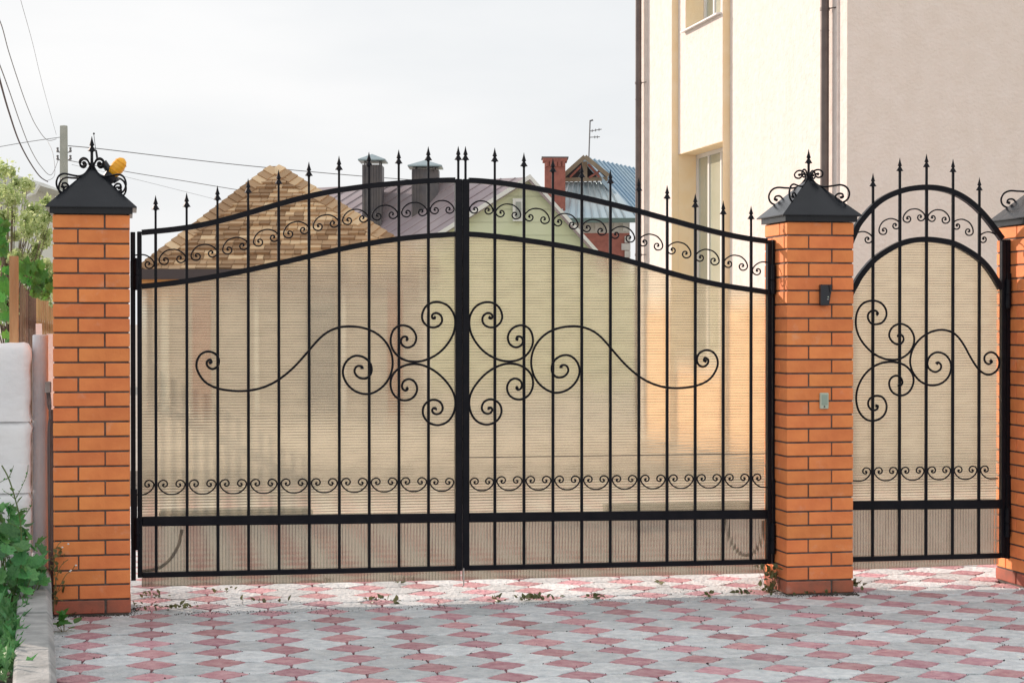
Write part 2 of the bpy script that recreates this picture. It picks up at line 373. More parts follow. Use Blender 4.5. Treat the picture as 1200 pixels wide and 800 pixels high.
# ---- brick pillars
def bricked(L_, W_, H_):
    b = MB().box((-L_/2, -W_/2, -H_/2), (L_/2, W_/2, H_/2))
    return b
def bev(me, o):
    bm = bmesh.new(); bm.from_mesh(me); bmesh.ops.bevel(bm, geom=bm.edges[:], offset=o, segments=1, affect='EDGES'); bm.to_mesh(me); bm.free(); return me
brme = bev(bricked(.252, .120, .0655).mesh('brick', BRICK), .0025)
brmd = bev(bricked(.252, .120, .0655).mesh('brick_red', BRICK_D), .004)
def make_pillar(cx, cy, label):
    t = root('brick_pillar', (cx, cy, 0), label, 'pillar', 'brick pillars of the gateway')
    e = PW/2-.006
    MB().box((cx-e, cy-e, -.04), (cx+e, cy+e, HB+.002)).obj('mortar', MORTAR, t)
    for c in range(27):
        z = c*.075+.0375+.004
        flip = -1 if c % 2 == 0 else 1
        ex = .003 if c == 0 else 0
        for k in range(4):
            a = k*math.pi/2
            # stretcher along the front, shifted to one end; the next ones turn round the square
            lx, ly = (PW/2-.126)*flip, -(PW/2-.060)-ex
            x = lx*math.cos(a)-ly*math.sin(a); y = lx*math.sin(a)+ly*math.cos(a)
            place('brick', brmd if c == 0 else brme, (cx+x+random.uniform(-.0008,.0008), cy+y+random.uniform(-.0012,.0012), z), t, (0, random.uniform(-.002,.002), a+random.uniform(-.002,.002)),
                  label='dull red brick of the base course' if c == 0 else None)
    return t
def cap_parts(cx, cy, t):
    z0 = HB; E = .226; e2 = .205
    b = MB(); b.box((cx-e2, cy-e2, z0+.004), (cx+e2, cy+e2, z0+.034)); b.obj('fascia', CAPM, t)
    b = MB(); zt = z0+.048; ap = z0+.245
    b.add([(cx-E,cy-E,z0+.034),(cx+E,cy-E,z0+.034),(cx+E,cy+E,z0+.034),(cx-E,cy+E,z0+.034),(cx-E,cy-E,z0+.040),(cx+E,cy-E,z0+.040),(cx+E,cy+E,z0+.040),(cx-E,cy+E,z0+.040),
           (cx-.012,cy-.012,ap),(cx+.012,cy-.012,ap),(cx+.012,cy+.012,ap),(cx-.012,cy+.012,ap)],
          [(0,3,2,1),(0,1,5,4),(1,2,6,5),(2,3,7,6),(3,0,4,7),(4,5,9,8),(5,6,10,9),(6,7,11,10),(7,4,8,11),(8,9,10,11)])
    b.obj('cap_sheet', CAPM, t)
def spear(b, x, y, z, k=1.0):
    prof = [(0,.0075),(.004,.0085),(.006,.0215),(.011,.0180),(.026,.0090),(.031,.0068),(.035,.0128),(.041,.0108),(.055,.0062),(.080,.0006)]
    m = MB().lathe([(q*k, r*k) for q, r in prof], (0,0,0), 8)
    for v in m.v: v.y *= .62
    b.add([v+Vector((x, y, z)) for v in m.v], m.f)
def make_cap(cx, cy, label):
    """sheet metal cap with a wrought finial"""
    t = root('pillar_cap', (cx, cy, HB), label, 'pillar cap', 'black pyramid caps on the brick pillars')
    cap_parts(cx, cy, t)
    ap = HB+.235
    b = MB().tube([(cx,cy,ap-.02),(cx,cy,ap+.10)], .0075, 8); b.obj('finial_spike', IRON, t)
    b = MB(); spear(b, cx, cy, ap+.095, 1.05); b.obj('spear_tip', IRON, t)
    b = MB().lathe([(0,.014),(.012,.016),(.03,.012),(.045,.016),(.06,.009)], (cx, cy, ap-.015), 10); b.obj('finial_collar', IRON, t)
    for q in range(4):
        a = math.pi/4+q*math.pi/2; dx, dy = math.cos(a)*math.sqrt(2), math.sin(a)*math.sqrt(2)
        # profile (r along each axis, z above cap top)
        pr = [(.008,.03),(.016,.010),(.035,-.018),(.062,-.032),(.100,-.030),(.135,-.026),(.160,-.040),(.172,-.072),(.165,-.105),(.143,-.122),(.120,-.112),(.113,-.090),(.125,-.074),(.142,-.076),(.146,-.090),(.135,-.096)]
        P = catmull([(cx+dx*r, cy+dy*r, ap+z) for r, z in pr], 5)
        n = len(P); rr = [.0055]*n
        for i in range(6): rr[n-1-i] = .0085
        MB().tube(P, rr, 6).obj('long_scroll', IRON, t, smooth=True)
        pr = [(.006,.012),(.012,.035),(.025,.058),(.045,.062),(.060,.046),(.056,.026),(.040,.020),(.030,.031),(.035,.042),(.043,.036)]
        P = catmull([(cx+dx*r, cy+dy*r, ap+z) for r, z in pr], 5)
        n = len(P); rr = [.005]*n
        for i in range(4): rr[n-1-i] = .0075
        MB().tube(P, rr, 6).obj('short_scroll', IRON, t, smooth=True)
    return t
pl = ['square orange brick pillar left of the double gate beside the white wall', 'middle orange brick pillar with the doorbell and black reader, between wide gate and wicket', 'orange brick pillar cut by the right edge of the photo, right of the wicket']
cl = ['black pyramid cap with scroll finial on the left pillar, in front of the orange beacon', 'black pyramid cap with scroll finial on the middle pillar with the doorbell', 'black pyramid cap on the rightmost pillar, only its left side in view']
p0 = make_pillar(X1, YF+PW/2, pl[0]); c0 = make_cap(X1, YF+PW/2, cl[0])
for k, x in ((1, X2), (2, X3)):
    p = dup(p0); p.location.x = x; p['label'] = pl[k]
    c = dup(c0); c.location.x = x; c['label'] = cl[k]

# ---- gate leaves
def gx(u, v=400): return W(u, v, YG).x
def gz(u, v): return W(u, v, YG).z
def curve_fit(pts, deg):
    xs = np.array([gx(u, v) for u, v in pts]); zs = np.array([gz(u, v) for u, v in pts]); m = xs.mean()
    co = np.polyfit(xs-m, zs, deg); return lambda x: float(np.polyval(co, x-m))
TL = [(162,273),(190,270),(219,267),(255,259.5),(290,250),(325,239.5),(361,230.5),(396,223.5),(431,218),(466,215),(502,212.4),(535,211.3)]
TR = [(549,211.5),(580,214),(614.5,218.5),(647.5,224.5),(681,231.6),(715,239),(748,247.5),(782.5,257),(815,266),(847.5,274),(880,280),(897,282.5)]
BL = [(166,335.5),(190,333),(219,329.5),(255,323.5),(291,316.3),(325,309),(361,300.5),(396,292.8),(431,285.5),(466,280.2),(502,276.6),(535,274.3)]
BR = [(549,274.5),(580,277),(614.5,281.5),(647.5,286.5),(681,292.6),(715,300),(748,309),(782.5,319.5),(815,327.5),(847.5,334.5),(880,339.5),(897,342)]
def strip_curve(x0, x1, f, th, y0, y1, n=48):
    b = MB(); up = []; lo = []
    for i in range(n+1):
        x = x0+(x1-x0)*i/n; e = 1e-3; s = (f(x+e)-f(x-e))/(2*e); nr = Vector((-s, 0, 1)).normalized()
        p = Vector((x, 0, f(x))); up.append(p+nr*th/2); lo.append(p-nr*th/2)
    vs = []; fs = []
    for a, c in zip(up, lo): vs += [Vector((a.x,y0,a.z)), Vector((a.x,y1,a.z)), Vector((c.x,y1,c.z)), Vector((c.x,y0,c.z))]
    for i in range(n):
        k = 4*i
        for j in range(4): fs.append((k+j, k+4+j, k+4+(j+1) % 4, k+(j+1) % 4))
    fs += [(0,1,2,3), (4*n+3,4*n+2,4*n+1,4*n)]
    return b.add(vs, [f_[::-1] for f_ in fs])
P7 = 363.
HALF = [(182,405),(140,402),(95,384),(48,345),(22,298),(28,262),(55,238),(90,232),(120,250),(130,280),(118,304),(94,312),(76,300),(80,284),(92,288)]
HALF = [((x-182)/P7, (405-y)/P7) for x, y in HALF]
def cscroll(cx, cz, pitch, ang, sign, which='both', y=None, r=.0042, tail=.25):
    """shallow C scroll; sign +1 opens upward, -1 arches; origin = crown of the C"""
    y = YG if y is None else y
    ca, sa = math.cos(ang), math.sin(ang)
    def tr(p): x, z = p[0]*pitch, p[1]*pitch*sign; return (cx+x*ca-z*sa, y, cz+x*sa+z*ca)
    L_ = [tr(p) for p in HALF]; R_ = [tr((-p[0], p[1])) for p in HALF]
    pts = L_[::-1]+R_[1:] if which == 'both' else ([tr((tail, 0.01))]+L_ if which == 'left' else [tr((-tail, 0.01))]+R_)
    P = catmull(pts, 4); n = len(P); rr = [r]*n
    for i in range(7):
        if which == 'both': rr[i] = r*(2.0-.12*i)
        rr[n-1-i] = r*(2.0-.12*i)
    return MB().tube(P, rr, 6)
def poly_scroll(pts, r=.0062):
    P = smooth3(catmull(pts, 6), 3); n = len(P); rr = [r]*n
    for i in range(8): rr[i] = r*(1.7-.08*i); rr[n-1-i] = r*(1.7-.08*i)
    return MB().tube(P, rr, 8)
S_ = [(290,318),(278,315),(285,302),(303,300),(319,318),(318,300),(300,280),(278,276)]
S_ = [(286,317),(280,325),(272,312),(282,303),(300,305)]
S_BIG = [(283,315),(291,308),(300,318),(290,329),(276,318),(281,303)]
S_BIG = [(284,316),(293,312),(289,303),(277,310),(279,326),(296,337),(314,328),(320,306),(308,284),(283,275),(258,283),(242,308),(243,340),(270,382),(320,406),(385,414),(440,410),(490,395),(535,370),(585,328),(635,272),(680,222),(725,195),(775,187),(835,194),(885,220),(918,262),(930,312),(920,362),(893,400),(850,424),(805,418),(770,390),(754,350),(765,312),(795,290),(828,295),(852,318),(855,350),(835,370),(808,365),(795,345),(803,327),(820,327),(822,337)]
S_BIG = [(150+x/3, 320+y/3) for x, y in S_BIG]
CU = [(238,158),(248,164),(252,150),(235,142),(225,155),(230,142)]
CU = [(240,158),(248,160),(246,150),(236,148),(229,158),(234,140),(255,134),(280,146),(289,172),(276,203),(240,219),(200,208),(175,178),(172,140),(195,92),(250,68),(315,85),(355,135),(366,195),(348,270),(290,350),(210,402),(125,419),(50,400),(2,352),(-14,295),(0,238),(32,210),(72,206),(115,228),(138,272),(125,318),(88,336),(56,322),(47,294),(60,273),(80,272),(86,286),(76,290)]
CU = [(240,156),(247,162),(238,167),(229,157),(233,141),(255,133),(280,146),(289,174),(276,203),(240,219),(200,208),(175,178),(172,140),(195,92),(250,68),(315,85),(355,135),(366,195),(348,270),(290,350),(210,402),(125,419),(50,400),(2,352),(-14,295),(0,238),(32,210),(72,206),(115,228),(138,272),(125,318),(88,336),(56,322),(47,294),(60,273),(80,272),(86,286),(76,290)]
CD = [(78,570),(86,576),(78,587),(60,580),(53,556),(66,530),(98,519),(130,538),(143,580),(122,625),(72,646),(22,628),(-6,590),(-14,540),(2,490),(50,448),(122,430),(200,447),(275,495),(338,568),(366,640),(358,712),(322,768),(260,790),(203,768),(175,720),(186,668),(232,640),(276,652),(293,690),(276,720),(247,724),(230,706),(236,690),(250,690),(248,700)]
CU = [(460+x/5, 340+y/5) for x, y in CU]; CD = [(460+x/5, 340+y/5) for x, y in CD]
def to3(pts, mirror=None, y=None):
    y = YG-.012 if y is None else y
    out = []
    for u, v in pts:
        p = W(u, v, YG); x = p.x if mirror is None else 2*mirror-p.x; out.append((x, y, p.z))
    return out
XC = gx(541.3)
ROFF = gx(840.5)-(2*XC-gx(230))      # small real offset of the right tendril
def vlin(pa, pb):
    xa, za = gx(*pa), gz(*pa); xb, zb = gx(*pb), gz(*pb)
    return lambda x: za+(zb-za)*(x-xa)/(xb-xa)
mid = vlin((166,610.5),(897,602)); bot = vlin((160,673.5),(905,657.5)); sc_low = vlin((237,578.5),(864,571.0))
BARW = .0075
ZAP = vlin((166,688),(895,672))
def panel_poly(x0, x1, ftop, fbot, y, th, name, m, par, n=40):
    b = MB(); vs = []; fs = []
    for i in range(n+1):
        x = x0+(x1-x0)*i/n; a, c = ftop(x), fbot(x)
        vs += [(x,y,a),(x,y+th,a),(x,y+th,c),(x,y,c)]
    for i in range(n):
        k = 4*i
        for j in range(4): fs.append((k+j, k+(j+1) % 4, k+4+(j+1) % 4, k+4+j))
    fs += [(3,2,1,0), (4*n,4*n+1,4*n+2,4*n+3)]
    b.add(vs, fs); return b.obj(name, m, par)
def make_leaf(side, x0, x1, bars, topf, botf, label, cname='gate_leaf'):
    t = root(cname, ((x0+x1)/2, YG, 0), label, 'gate leaf', 'leaves of the double gate')
    zb = bot
    d0, d1 = YG-.020, YG+.020
    sw = .024
    hinge_x, mid_x = (x0, x1) if side < 0 else (x1, x0)
    for xx, s_, w_ in ((x0, 1, sw if side < 0 else .036), (x1, -1, .036 if side < 0 else sw)):
        xa, xb = sorted((xx, xx+s_*w_)); top = topf((xa+xb)/2)+.006
        MB().box((xa, d0-.002, zb(xx)-.012), (xb, d1+.002, top)).obj('stile', IRON, t, bevel=.003)
    xi0 = x0+(sw if side < 0 else .036); xi1 = x1-(.036 if side < 0 else sw)
    strip_curve(xi0, xi1, topf, .028, d0+.004, d1-.004).obj('top_rail', IRON, t)
    strip_curve(xi0, xi1, botf, .028, d0+.004, d1-.004).obj('arched_rail', IRON, t)
    strip_curve(xi0, xi1, mid, .050, d0+.004, d1-.004, 4).obj('middle_rail', IRON, t, bevel=.003)
    strip_curve(xi0, xi1, zb, .027, d0+.004, d1-.004, 4).obj('bottom_rail', IRON, t, bevel=.003)
    for x in bars:
        zt = topf(x)+.105+random.uniform(-.004,.004); w_ = BARW
        br = MB().box((x-w_, YG-.0085, zb(x)), (x+w_, YG+.0065, topf(x)-.005)).box((x-.0058, YG-.0058, topf(x)+.004), (x+.0058, YG+.0058, zt)).obj('bar', IRON, t, bevel=.0015)
        b = MB(); spear(b, x, YG, zt-.002, 1.0); b.obj('spear_tip', IRON, br)
    # centre stile tip
    xs = x1-.018 if side < 0 else x0+.018
    br = MB().box((xs-.0058, YG-.0058, topf(xs)+.0075), (xs+.0058, YG+.0058, topf(xs)+.105)).obj('tip_rod', IRON, t)
    b = MB(); spear(b, xs, YG, topf(xs)+.103, 1.0); b.obj('spear_tip', IRON, br)
    xs_all = bars; pit = (bars[-1]-bars[0])/(len(bars)-1)
    cells = [(xs_all[0]-pit, xs_all[0])]+list(zip(xs_all[:-1], xs_all[1:]))+[(xs_all[-1], xs_all[-1]+pit)]
    for i, (a, c) in enumerate(cells):
        m_ = (a+c)/2; wh = 'both'
        if side < 0 and i == 0: wh = 'right'
        if side > 0 and i == len(cells)-1: wh = 'left'
        xr = (c-.02) if wh == 'right' else ((a+.02) if wh == 'left' else m_)
        sl = math.atan((topf(m_+.05)-topf(m_-.05))/.1)
        if wh != 'both': sl *= .6
        zc_ = topf(m_)*.63+botf(m_)*.37
        if m_ < xi0: zc_ = topf(xi0)*.63+botf(xi0)*.37
        pp = pit*(.97 if wh == 'both' else .97)
        if wh == 'both':
            cw = min(c, xi1+.002)-max(a, xi0-.002); mm = (min(c, xi1)+max(a, xi0))/2
            cscroll(mm, zc_, min(pp, cw*.99), sl, -1).obj('small_scroll', IRON, t, smooth=True)
            cscroll(mm, sc_low(mm), min(pp, cw*.99), -.011, 1).obj('small_scroll', IRON, t, smooth=True)
        else:
            s3 = 1 if wh == 'right' else -1
            cscroll(m_+.0*s3, zc_-.012, pp, sl, -1, wh).obj('small_scroll', IRON, t, smooth=True)
            cscroll(m_, sc_low(m_), pp, 0, 1, wh).obj('small_scroll', IRON, t, smooth=True)
    for pts, r in ((S_BIG, .0062), (CU, .0062), (CD, .0062)):
        if side < 0: q = to3(pts)
        else:
            q = to3(pts, XC)
            if pts is S_BIG:
                x_in = max(p[0] for p in q)*0+XC; span = max(p[0] for p in q)-XC
                q = [(p[0]+ROFF*((p[0]-XC)/span)**2, p[1], p[2]) for p in q]
        poly_scroll(q, r).obj('large_scroll', IRON, t, smooth=True)
    panel_poly(xi0-.003, xi1+.003, lambda x: botf(x)-.004, lambda x: mid(x)-.004, YG+.024, .006, 'polycarbonate_sheet', PANEL, t)
    panel_poly(xi0-.003 if side < 0 else XC+.003, XC-.003 if side < 0 else xi1+.003, lambda x: mid(x)-.006, ZAP, YG+.024, .006, 'lower_polycarbonate_sheet', PANEL_V, t, 4)
    if side > 0: MB().box((xi0, YG+.021, gz(700, 534.5)), (xi1, YG+.0238, gz(700, 533.6))).obj('sheet_joint', GUTTER, t)
    # hinges
    hx = x0-.004 if side < 0 else x1+.004
    for v in (322, 625):
        zz = gz(170, v) if side < 0 else gz(905, v+6)
        MB().lathe([(0,.013),(.004,.015),(.075,.015),(.077,.011),(.080,.011),(.082,.015),(.16,.015),(.166,.010)], (hx, YG-.030, zz-.08), 12).obj('hinge', IRON, t, smooth=False)
    return t
lx = np.linspace(gx(182.6), gx(502), 10).tolist(); rx = np.linspace(gx(579.8), gx(880), 10).tolist()
fTL, fBL, fTR, fBR = curve_fit(TL, 6), curve_fit(BL, 6), curve_fit(TR, 6), curve_fit(BR, 6)
leafL = make_leaf(-1, gx(160.8), XC-.0015, lx, fTL, fBL, 'left leaf of the wide black wrought iron gate, hinged at the left pillar')
leafR = make_leaf(1, XC+.0015, gx(903.2), rx, fTR, fBR, 'right leaf of the wide black wrought iron gate, hinged at the middle pillar')
b = MB().tube([(XC+.004, YG-.03, .075), (XC+.004, YG-.03, .17)], .004, 8); b.obj('drop_bolt', STEEL, leafR)

# ---- hinge posts
def post(xa, xb, ztop, label):
    t = root('hinge_post', ((xa+xb)/2, YG, 0), label, 'gate post', 'black steel posts on the pillars')
    MB().box((xa, YG-.016, .145), (xb, YG+.034, ztop)).obj('post', IRON, t, bevel=.002)
    return t
pA = post(X1+PW/2+.004, gx(158.8), gz(157, 272), 'narrow black steel post fixed to the left pillar')
pB = post(gx(904.6), X2-PW/2-.003, gz(905, 281), 'narrow black steel post fixed to the left side of the middle pillar')
for par, xa in ((pA, X1+PW/2+.004), (pB, gx(904.6))):
    pass
for par, xa, xb in ((pA, X1+PW/2+.003, gx(160.4)), (pB, gx(904.0), X2-PW/2-.002)):
    for z0_, z1_ in ((1.66, 1.80), (.36, .62)):
        MB().box((xa, YG-.026, z0_), (xb, YG+.018, z1_)).obj('hinge_plate', IRON, par, bevel=.002)

# ---- wicket
wc = gx(1086)
WXL = X2+PW/2+.012; WXR = gx(1177.6)
t = root('wicket_gate', (wc, YG, 0), 'narrow arched black wrought iron pedestrian gate between middle and right pillars', 'gate')
OUT = [(992,295),(998,280),(1002.5,270),(1006,262),(1022,243),(1036,232),(1053.5,224.5),(1068,221),(1085,219.5),(1102,221),(1117.5,225.5),(1133,234),(1147.5,246.5),(1160,261),(1174,280)]
INN = [(992,353),(998,341),(1003,332),(1008,323),(1022,306),(1036,295.5),(1053.5,286),(1070,281.5),(1086,280.5),(1101,282),(1116.5,285),(1133,293.5),(1147.5,303.5),(1160,317),(1172.5,338)]
def arc_poly(pts, th, name):
    P = [Vector((q[0], 0, q[2])) for q in to3(pts)]; P = smooth3(catmull(P, 5), 4); n = len(P); vs = []; fs = []
    for i, p in enumerate(P):
        T = (P[min(i+1, n-1)]-P[max(i-1, 0)]).normalized(); nr = Vector((-T.z, 0, T.x))
        a = p+nr*th/2; c = p-nr*th/2
        vs += [(a.x,YG-.017,a.z),(a.x,YG+.017,a.z),(c.x,YG+.017,c.z),(c.x,YG-.017,c.z)]
    for i in range(n-1):
        for j in range(4): fs.append((4*i+j, 4*i+(j+1) % 4, 4*i+4+(j+1) % 4, 4*i+4+j))
    fs += [(3,2,1,0), (4*n-4,4*n-3,4*n-2,4*n-1)]
    MB().add(vs, fs).obj(name, IRON, t); return P
oP = arc_poly(OUT, .030, 'arched_top_rail'); iP = arc_poly(INN, .030, 'inner_arched_rail')
fo = lambda x: float(np.interp(x, [p.x for p in oP], [p.z for p in oP])); fi = lambda x: float(np.interp(x, [p.x for p in iP], [p.z for p in iP]))
wmid = vlin((1003,591.8),(1172,591-.8)); wbot = vlin((1003,654.8),(1175,650.5)); wap = vlin((1003,668),(1170,661.5))
MB().box((WXL, YG-.02, wbot(WXL)-.012), (WXL+.02, YG+.02, gz(1003, 268))).obj('stile', IRON, t, bevel=.003)
MB().box((WXR-.026, YG-.02, wbot(WXR)-.012), (WXR, YG+.02, gz(1174, 281))).obj('stile', IRON, t, bevel=.003)
strip_curve(WXL+.02, WXR-.026, wmid, .050, YG-.017, YG+.017, 3).obj('middle_rail', IRON, t, bevel=.003)
strip_curve(WXL+.02, WXR-.026, wbot, .027, YG-.017, YG+.017, 3).obj('bottom_rail', IRON, t, bevel=.003)
wb = np.linspace(gx(1022.7), gx(1147.3), 5).tolist()
for x in wb:
    br = MB().box((x-.0078, YG-.0085, wbot(x)), (x+.0078, YG+.0065, fo(x)-.005)).box((x-.0065, YG-.0065, fo(x)+.004), (x+.0065, YG+.0065, fo(x)+.110)).obj('bar', IRON, t, bevel=.0015)
    b = MB(); spear(b, x, YG, fo(x)+.108, 1.0); b.obj('spear_tip', IRON, br)
wp = (wb[-1]-wb[0])/4
for k, (u, v, a) in enumerate([(1039, 257.5, .40), (1070, 245, .12), (1101, 246, -.12), (1132, 258.5, -.42)]):
    x = (wb[k]+wb[k+1])/2; cscroll(x, gz(u, v), wp*.93, a, -1).obj('small_scroll', IRON, t, smooth=True)
cscroll(wb[0]-wp/2, gz(1010, 272), wp*.95, .25, -1, 'right').obj('small_scroll', IRON, t, smooth=True)
cscroll(wb[-1]+wp/2, gz(1162, 273), wp*.95, -.35, -1, 'left').obj('small_scroll', IRON, t, smooth=True)
zl = gz(1086, 562)
for k in range(-1, 5):
    x = wb[0]+wp*(k+.5); wh = 'both' if 0 <= k < 4 else ('right' if k < 0 else 'left')
    cscroll(x, zl, wp*.97, 0, 1, wh).obj('small_scroll', IRON, t, smooth=True)
def wq(l): return to3([(990+x/4.705, 340+y/4.705) for x, y in l])
WU = [(168,133),(178,135),(172,146),(158,142),(152,128),(160,114),(135,118),(122,148),(135,178),(165,189),(202,178),(224,145),(222,105),(195,70),(150,57),(95,73),(62,125),(57,200),(85,275),(145,342),(215,378),(285,382),(342,352),(373,305),(377,252),(348,203),(302,185),(258,203),(239,248),(262,288),(300,298),(320,274),(312,248),(292,246),(292,256)]
WU = [(170,134),(178,128),(168,114),(145,113),(125,130),(124,158),(142,184),(170,188),(202,178),(224,145),(222,105),(195,70),(150,57),(95,73),(62,125),(57,200),(85,275),(145,342),(215,378),(285,382),(342,352),(373,305),(377,252),(348,203),(302,185),(258,203),(239,248),(262,288),(300,298),(320,274),(312,248),(292,246),(292,256)]
WD = [(290,520),(302,524),(314,510),(305,482),(280,470),(252,482),(239,515),(258,562),(305,580),(350,560),(375,505),(364,452),(322,410),(250,393),(172,410),(110,458),(70,527),(58,600),(75,670),(118,714),(170,716),(212,688),(227,638),(208,592),(168,580),(132,598),(124,632),(145,660),(172,656),(178,638),(166,636)]
WS = [(500,405),(512,398),(526,412),(522,436),(495,450),(465,437),(450,405),(465,362),(505,341),(553,357),(581,405),(572,468),(530,512),(470,524),(412,502),(370,450),(355,388),(375,312),(435,247),(520,217),(597,236),(648,295),(690,372),(735,438),(785,466),(832,444),(848,395),(828,352),(795,341),(766,362),(768,394),(790,407),(806,394),(796,386)]
for l in (WU, WD, WS): poly_scroll(wq(l), .0062).obj('large_scroll', IRON, t, smooth=True)
panel_poly(WXL+.018, WXR-.024, lambda x: fi(x)-.004, lambda x: wmid(x)-.004, YG+.024, .006, 'polycarbonate_sheet', PANEL, t)
panel_poly(WXL+.018, WXR-.024, lambda x: wmid(x)-.006, wap, YG+.024, .006, 'lower_polycarbonate_sheet', PANEL_V, t, 4)
for v in (345, 612):
    MB().lathe([(0,.013),(.004,.015),(.075,.015),(.077,.011),(.080,.011),(.082,.015),(.16,.015),(.166,.010)], (WXR+.006, YG-.030, gz(1180, v)-.08), 12).obj('hinge', IRON, t)
pC = post(WXR+.002, X3-PW/2-.003, gz(1180, 281), 'narrow black steel post fixed to the right pillar beside the wicket')
for z0_, z1_ in ((1.62, 1.76), (.36, .62)):
    MB().box((WXR+.001, YG-.026, z0_), (X3-PW/2-.002, YG+.018, z1_)).obj('hinge_plate', IRON, pC, bevel=.002)

# ---- reader and doorbell on the middle pillar
def pt(u, v, Y=YF): return W(u, v, Y)
a = pt(959.5, 333.5); c = pt(971, 358)
t = root('card_reader', (a.x, YF, c.z), 'small black plastic reader hung on the middle pillar above the doorbell', 'card reader')
b = MB(); b.prism([(a.x, YF-.002, c.z), (pt(969.3,358).x, YF-.002, c.z), (pt(973.5,334).x, YF-.002, a.z), (a.x, YF-.002, a.z)], (0, -.030, 0)); b.obj('housing', PLASTIC, t, bevel=.003)
b = MB(); b.prism([(pt(968.5,334.5).x, YF-.034, a.z-.002), (pt(974.5,333.5).x, YF-.004, a.z+.003), (pt(972,341).x, YF-.004, a.z-.035), (pt(970,345).x, YF-.033, a.z-.045)], (.001, -.004, 0)); b.obj('side_wing', PLASTIC, t)
l_ = pt(968, 348); MB().lathe([(0,.0035),(.003,.003)], (0,0,0), 10).obj('_', BEIGEP) if False else None
MB().box((l_.x-.003, YF-.0345, l_.z-.003), (l_.x+.003, YF-.031, l_.z+.003)).obj('indicator', BEIGEP, t)
MB().box((l_.x-.006, YF-.0345, l_.z-.015), (l_.x+.003, YF-.031, l_.z-.010)).obj('slot', CONC, t)
a = pt(960, 460); c = pt(970, 478.7)
t = root('doorbell', (a.x, YF, c.z), 'pale green rectangular doorbell button on the middle pillar below the black reader', 'doorbell')
MB().box((a.x, YF-.018, c.z), (c.x, YF-.001, a.z)).obj('housing', BEIGEP, t, bevel=.004)
MB().box((a.x+.008, YF-.021, c.z+.022), (c.x-.008, YF-.017, a.z-.010)).obj('button', BEIGE2, t, bevel=.0015)
MB().box((a.x+.020, YF-.0205, c.z+.009), (a.x+.027, YF-.0175, c.z+.016)).obj('keyhole', PLASTIC, t)

# ---- beacon behind the left cap
YB = YF+.24
a = W(131, 205, YB); c = W(145.5, 186, YB)
t = root('warning_beacon', W(126, 212, YB), 'orange flashing warning lamp tilted behind the left pillar cap', 'beacon')
ax = (c-a); ln = ax.length; ax.normalize()
prof = [(0,.026),(.15,.033),(.45,.036),(.75,.032),(.92,.022),(1,.006)]
pp = [a+ax*ln*q for q, r in prof]
MB().tube(pp, [r for q, r in prof], 14).obj('lens', ORANGE, t, smooth=True)
for k in range(4):
    q = .2+.18*k; MB().tube([a+ax*ln*q, a+ax*(ln*q+.003)], [.037-.010*max(0, q-.5), .037-.010*max(0, q-.5)], 14).obj('lens_rib', ORANGE, t)
MB().tube([a-ax*.06, a-ax*.02, a+ax*.002], [.022, .034, .036], 12).obj('lamp_base', PLASTIC, t)
MB().tube([W(121, 190, YB), W(137, 213, YB)], .018, 8).obj('bracket', PLASTIC, t)
a = W(113.5, 186, YB); c = W(110, 158, YB)
MB().tube([a, c], .0017, 6).obj('antenna', PLASTIC, t); MB().lathe([(0,.002),(.003,.005),(.008,.005),(.011,.002)], c, 8).obj('antenna_tip', PLASTIC, t)
MB().tube([W(112.5,176,YB), W(114,186,YB)], [.005,.006], 8).obj('antenna_sleeve', PLASTIC, t)

# ---- gate openers behind the gate
YO = YG+.17
def opener(u0, u1, v0, v1, cable, label):
    a = W(u0, v0, YO); c = W(u1, v1, YO)
    t = root('gate_opener', (a.x, YO, 0), label, 'gate opener', 'openers behind the gate')
    MB().box((min(a.x,c.x), YO-.04, min(a.z, c.z)-.045), (max(a.x,c.x), YO+.04, max(a.z,c.z))).obj('arm_housing', PLASTIC_G, t, bevel=.010)
    MB().tube(catmull([W(u, v, YO) for u, v in cable], 5), .009, 8).obj('cable', PLASTIC_G, t, smooth=True)
    return t
PLASTIC_G = mat('grey_green_housing', (.10, .11, .10), .5)
opener(186, 366, 598, 596, [(213,620),(210,636),(203,650),(194,660),(184,666),(166,669)], 'long dark gate opener arm behind the left gate leaf, blurred by the sheet')
opener(708, 878, 590, 590, [(852,606),(853,620),(858,636),(868,648),(878,650),(888,642),(894,626),(895,610)], 'long dark gate opener arm behind the right gate leaf, blurred by the sheet')

# ------------------------------------------------------------ tall house on the right
XW = 6.7
def Yw(u, X): return WX(u, 400, X).y
ZT = 8.2
Ya = Yw(855, XW); XM = W(846.5, 400, Ya).x; Yb = Yw(794.5, XM); XF = W(787, 400, Yb).x; Yc0 = Yw(758.5, XF); XFF = XF-.03; Yc = Yw(750.5, XFF)
Yn1 = Yw(980.5, XW); XN = W(983, 400, Yn1).x; Yn = Yw(992, XN)
hb = root('tall_house', (XW, Yn, 0), 'tall cream stuccoed house with two windows and brown downpipes, right of the gate', 'house')
TH = .45
MB().box((XW, Yn1, 0), (XW+TH, Ya, ZT)).obj('wall', STUCCO_W, hb)
MB().box((XN, Yn, 0), (XW+TH+.001, Yn1-.001, ZT)).obj('wall', STUCCO_W, hb)
MB().box((XF, Yb, 0), (XF+TH, Yc0, ZT)).obj('wall', STUCCO_W, hb)
MB().box((XFF, Yc0+.001, 0), (XF+TH, Yc, ZT)).obj('wall', STUCCO_W, hb)
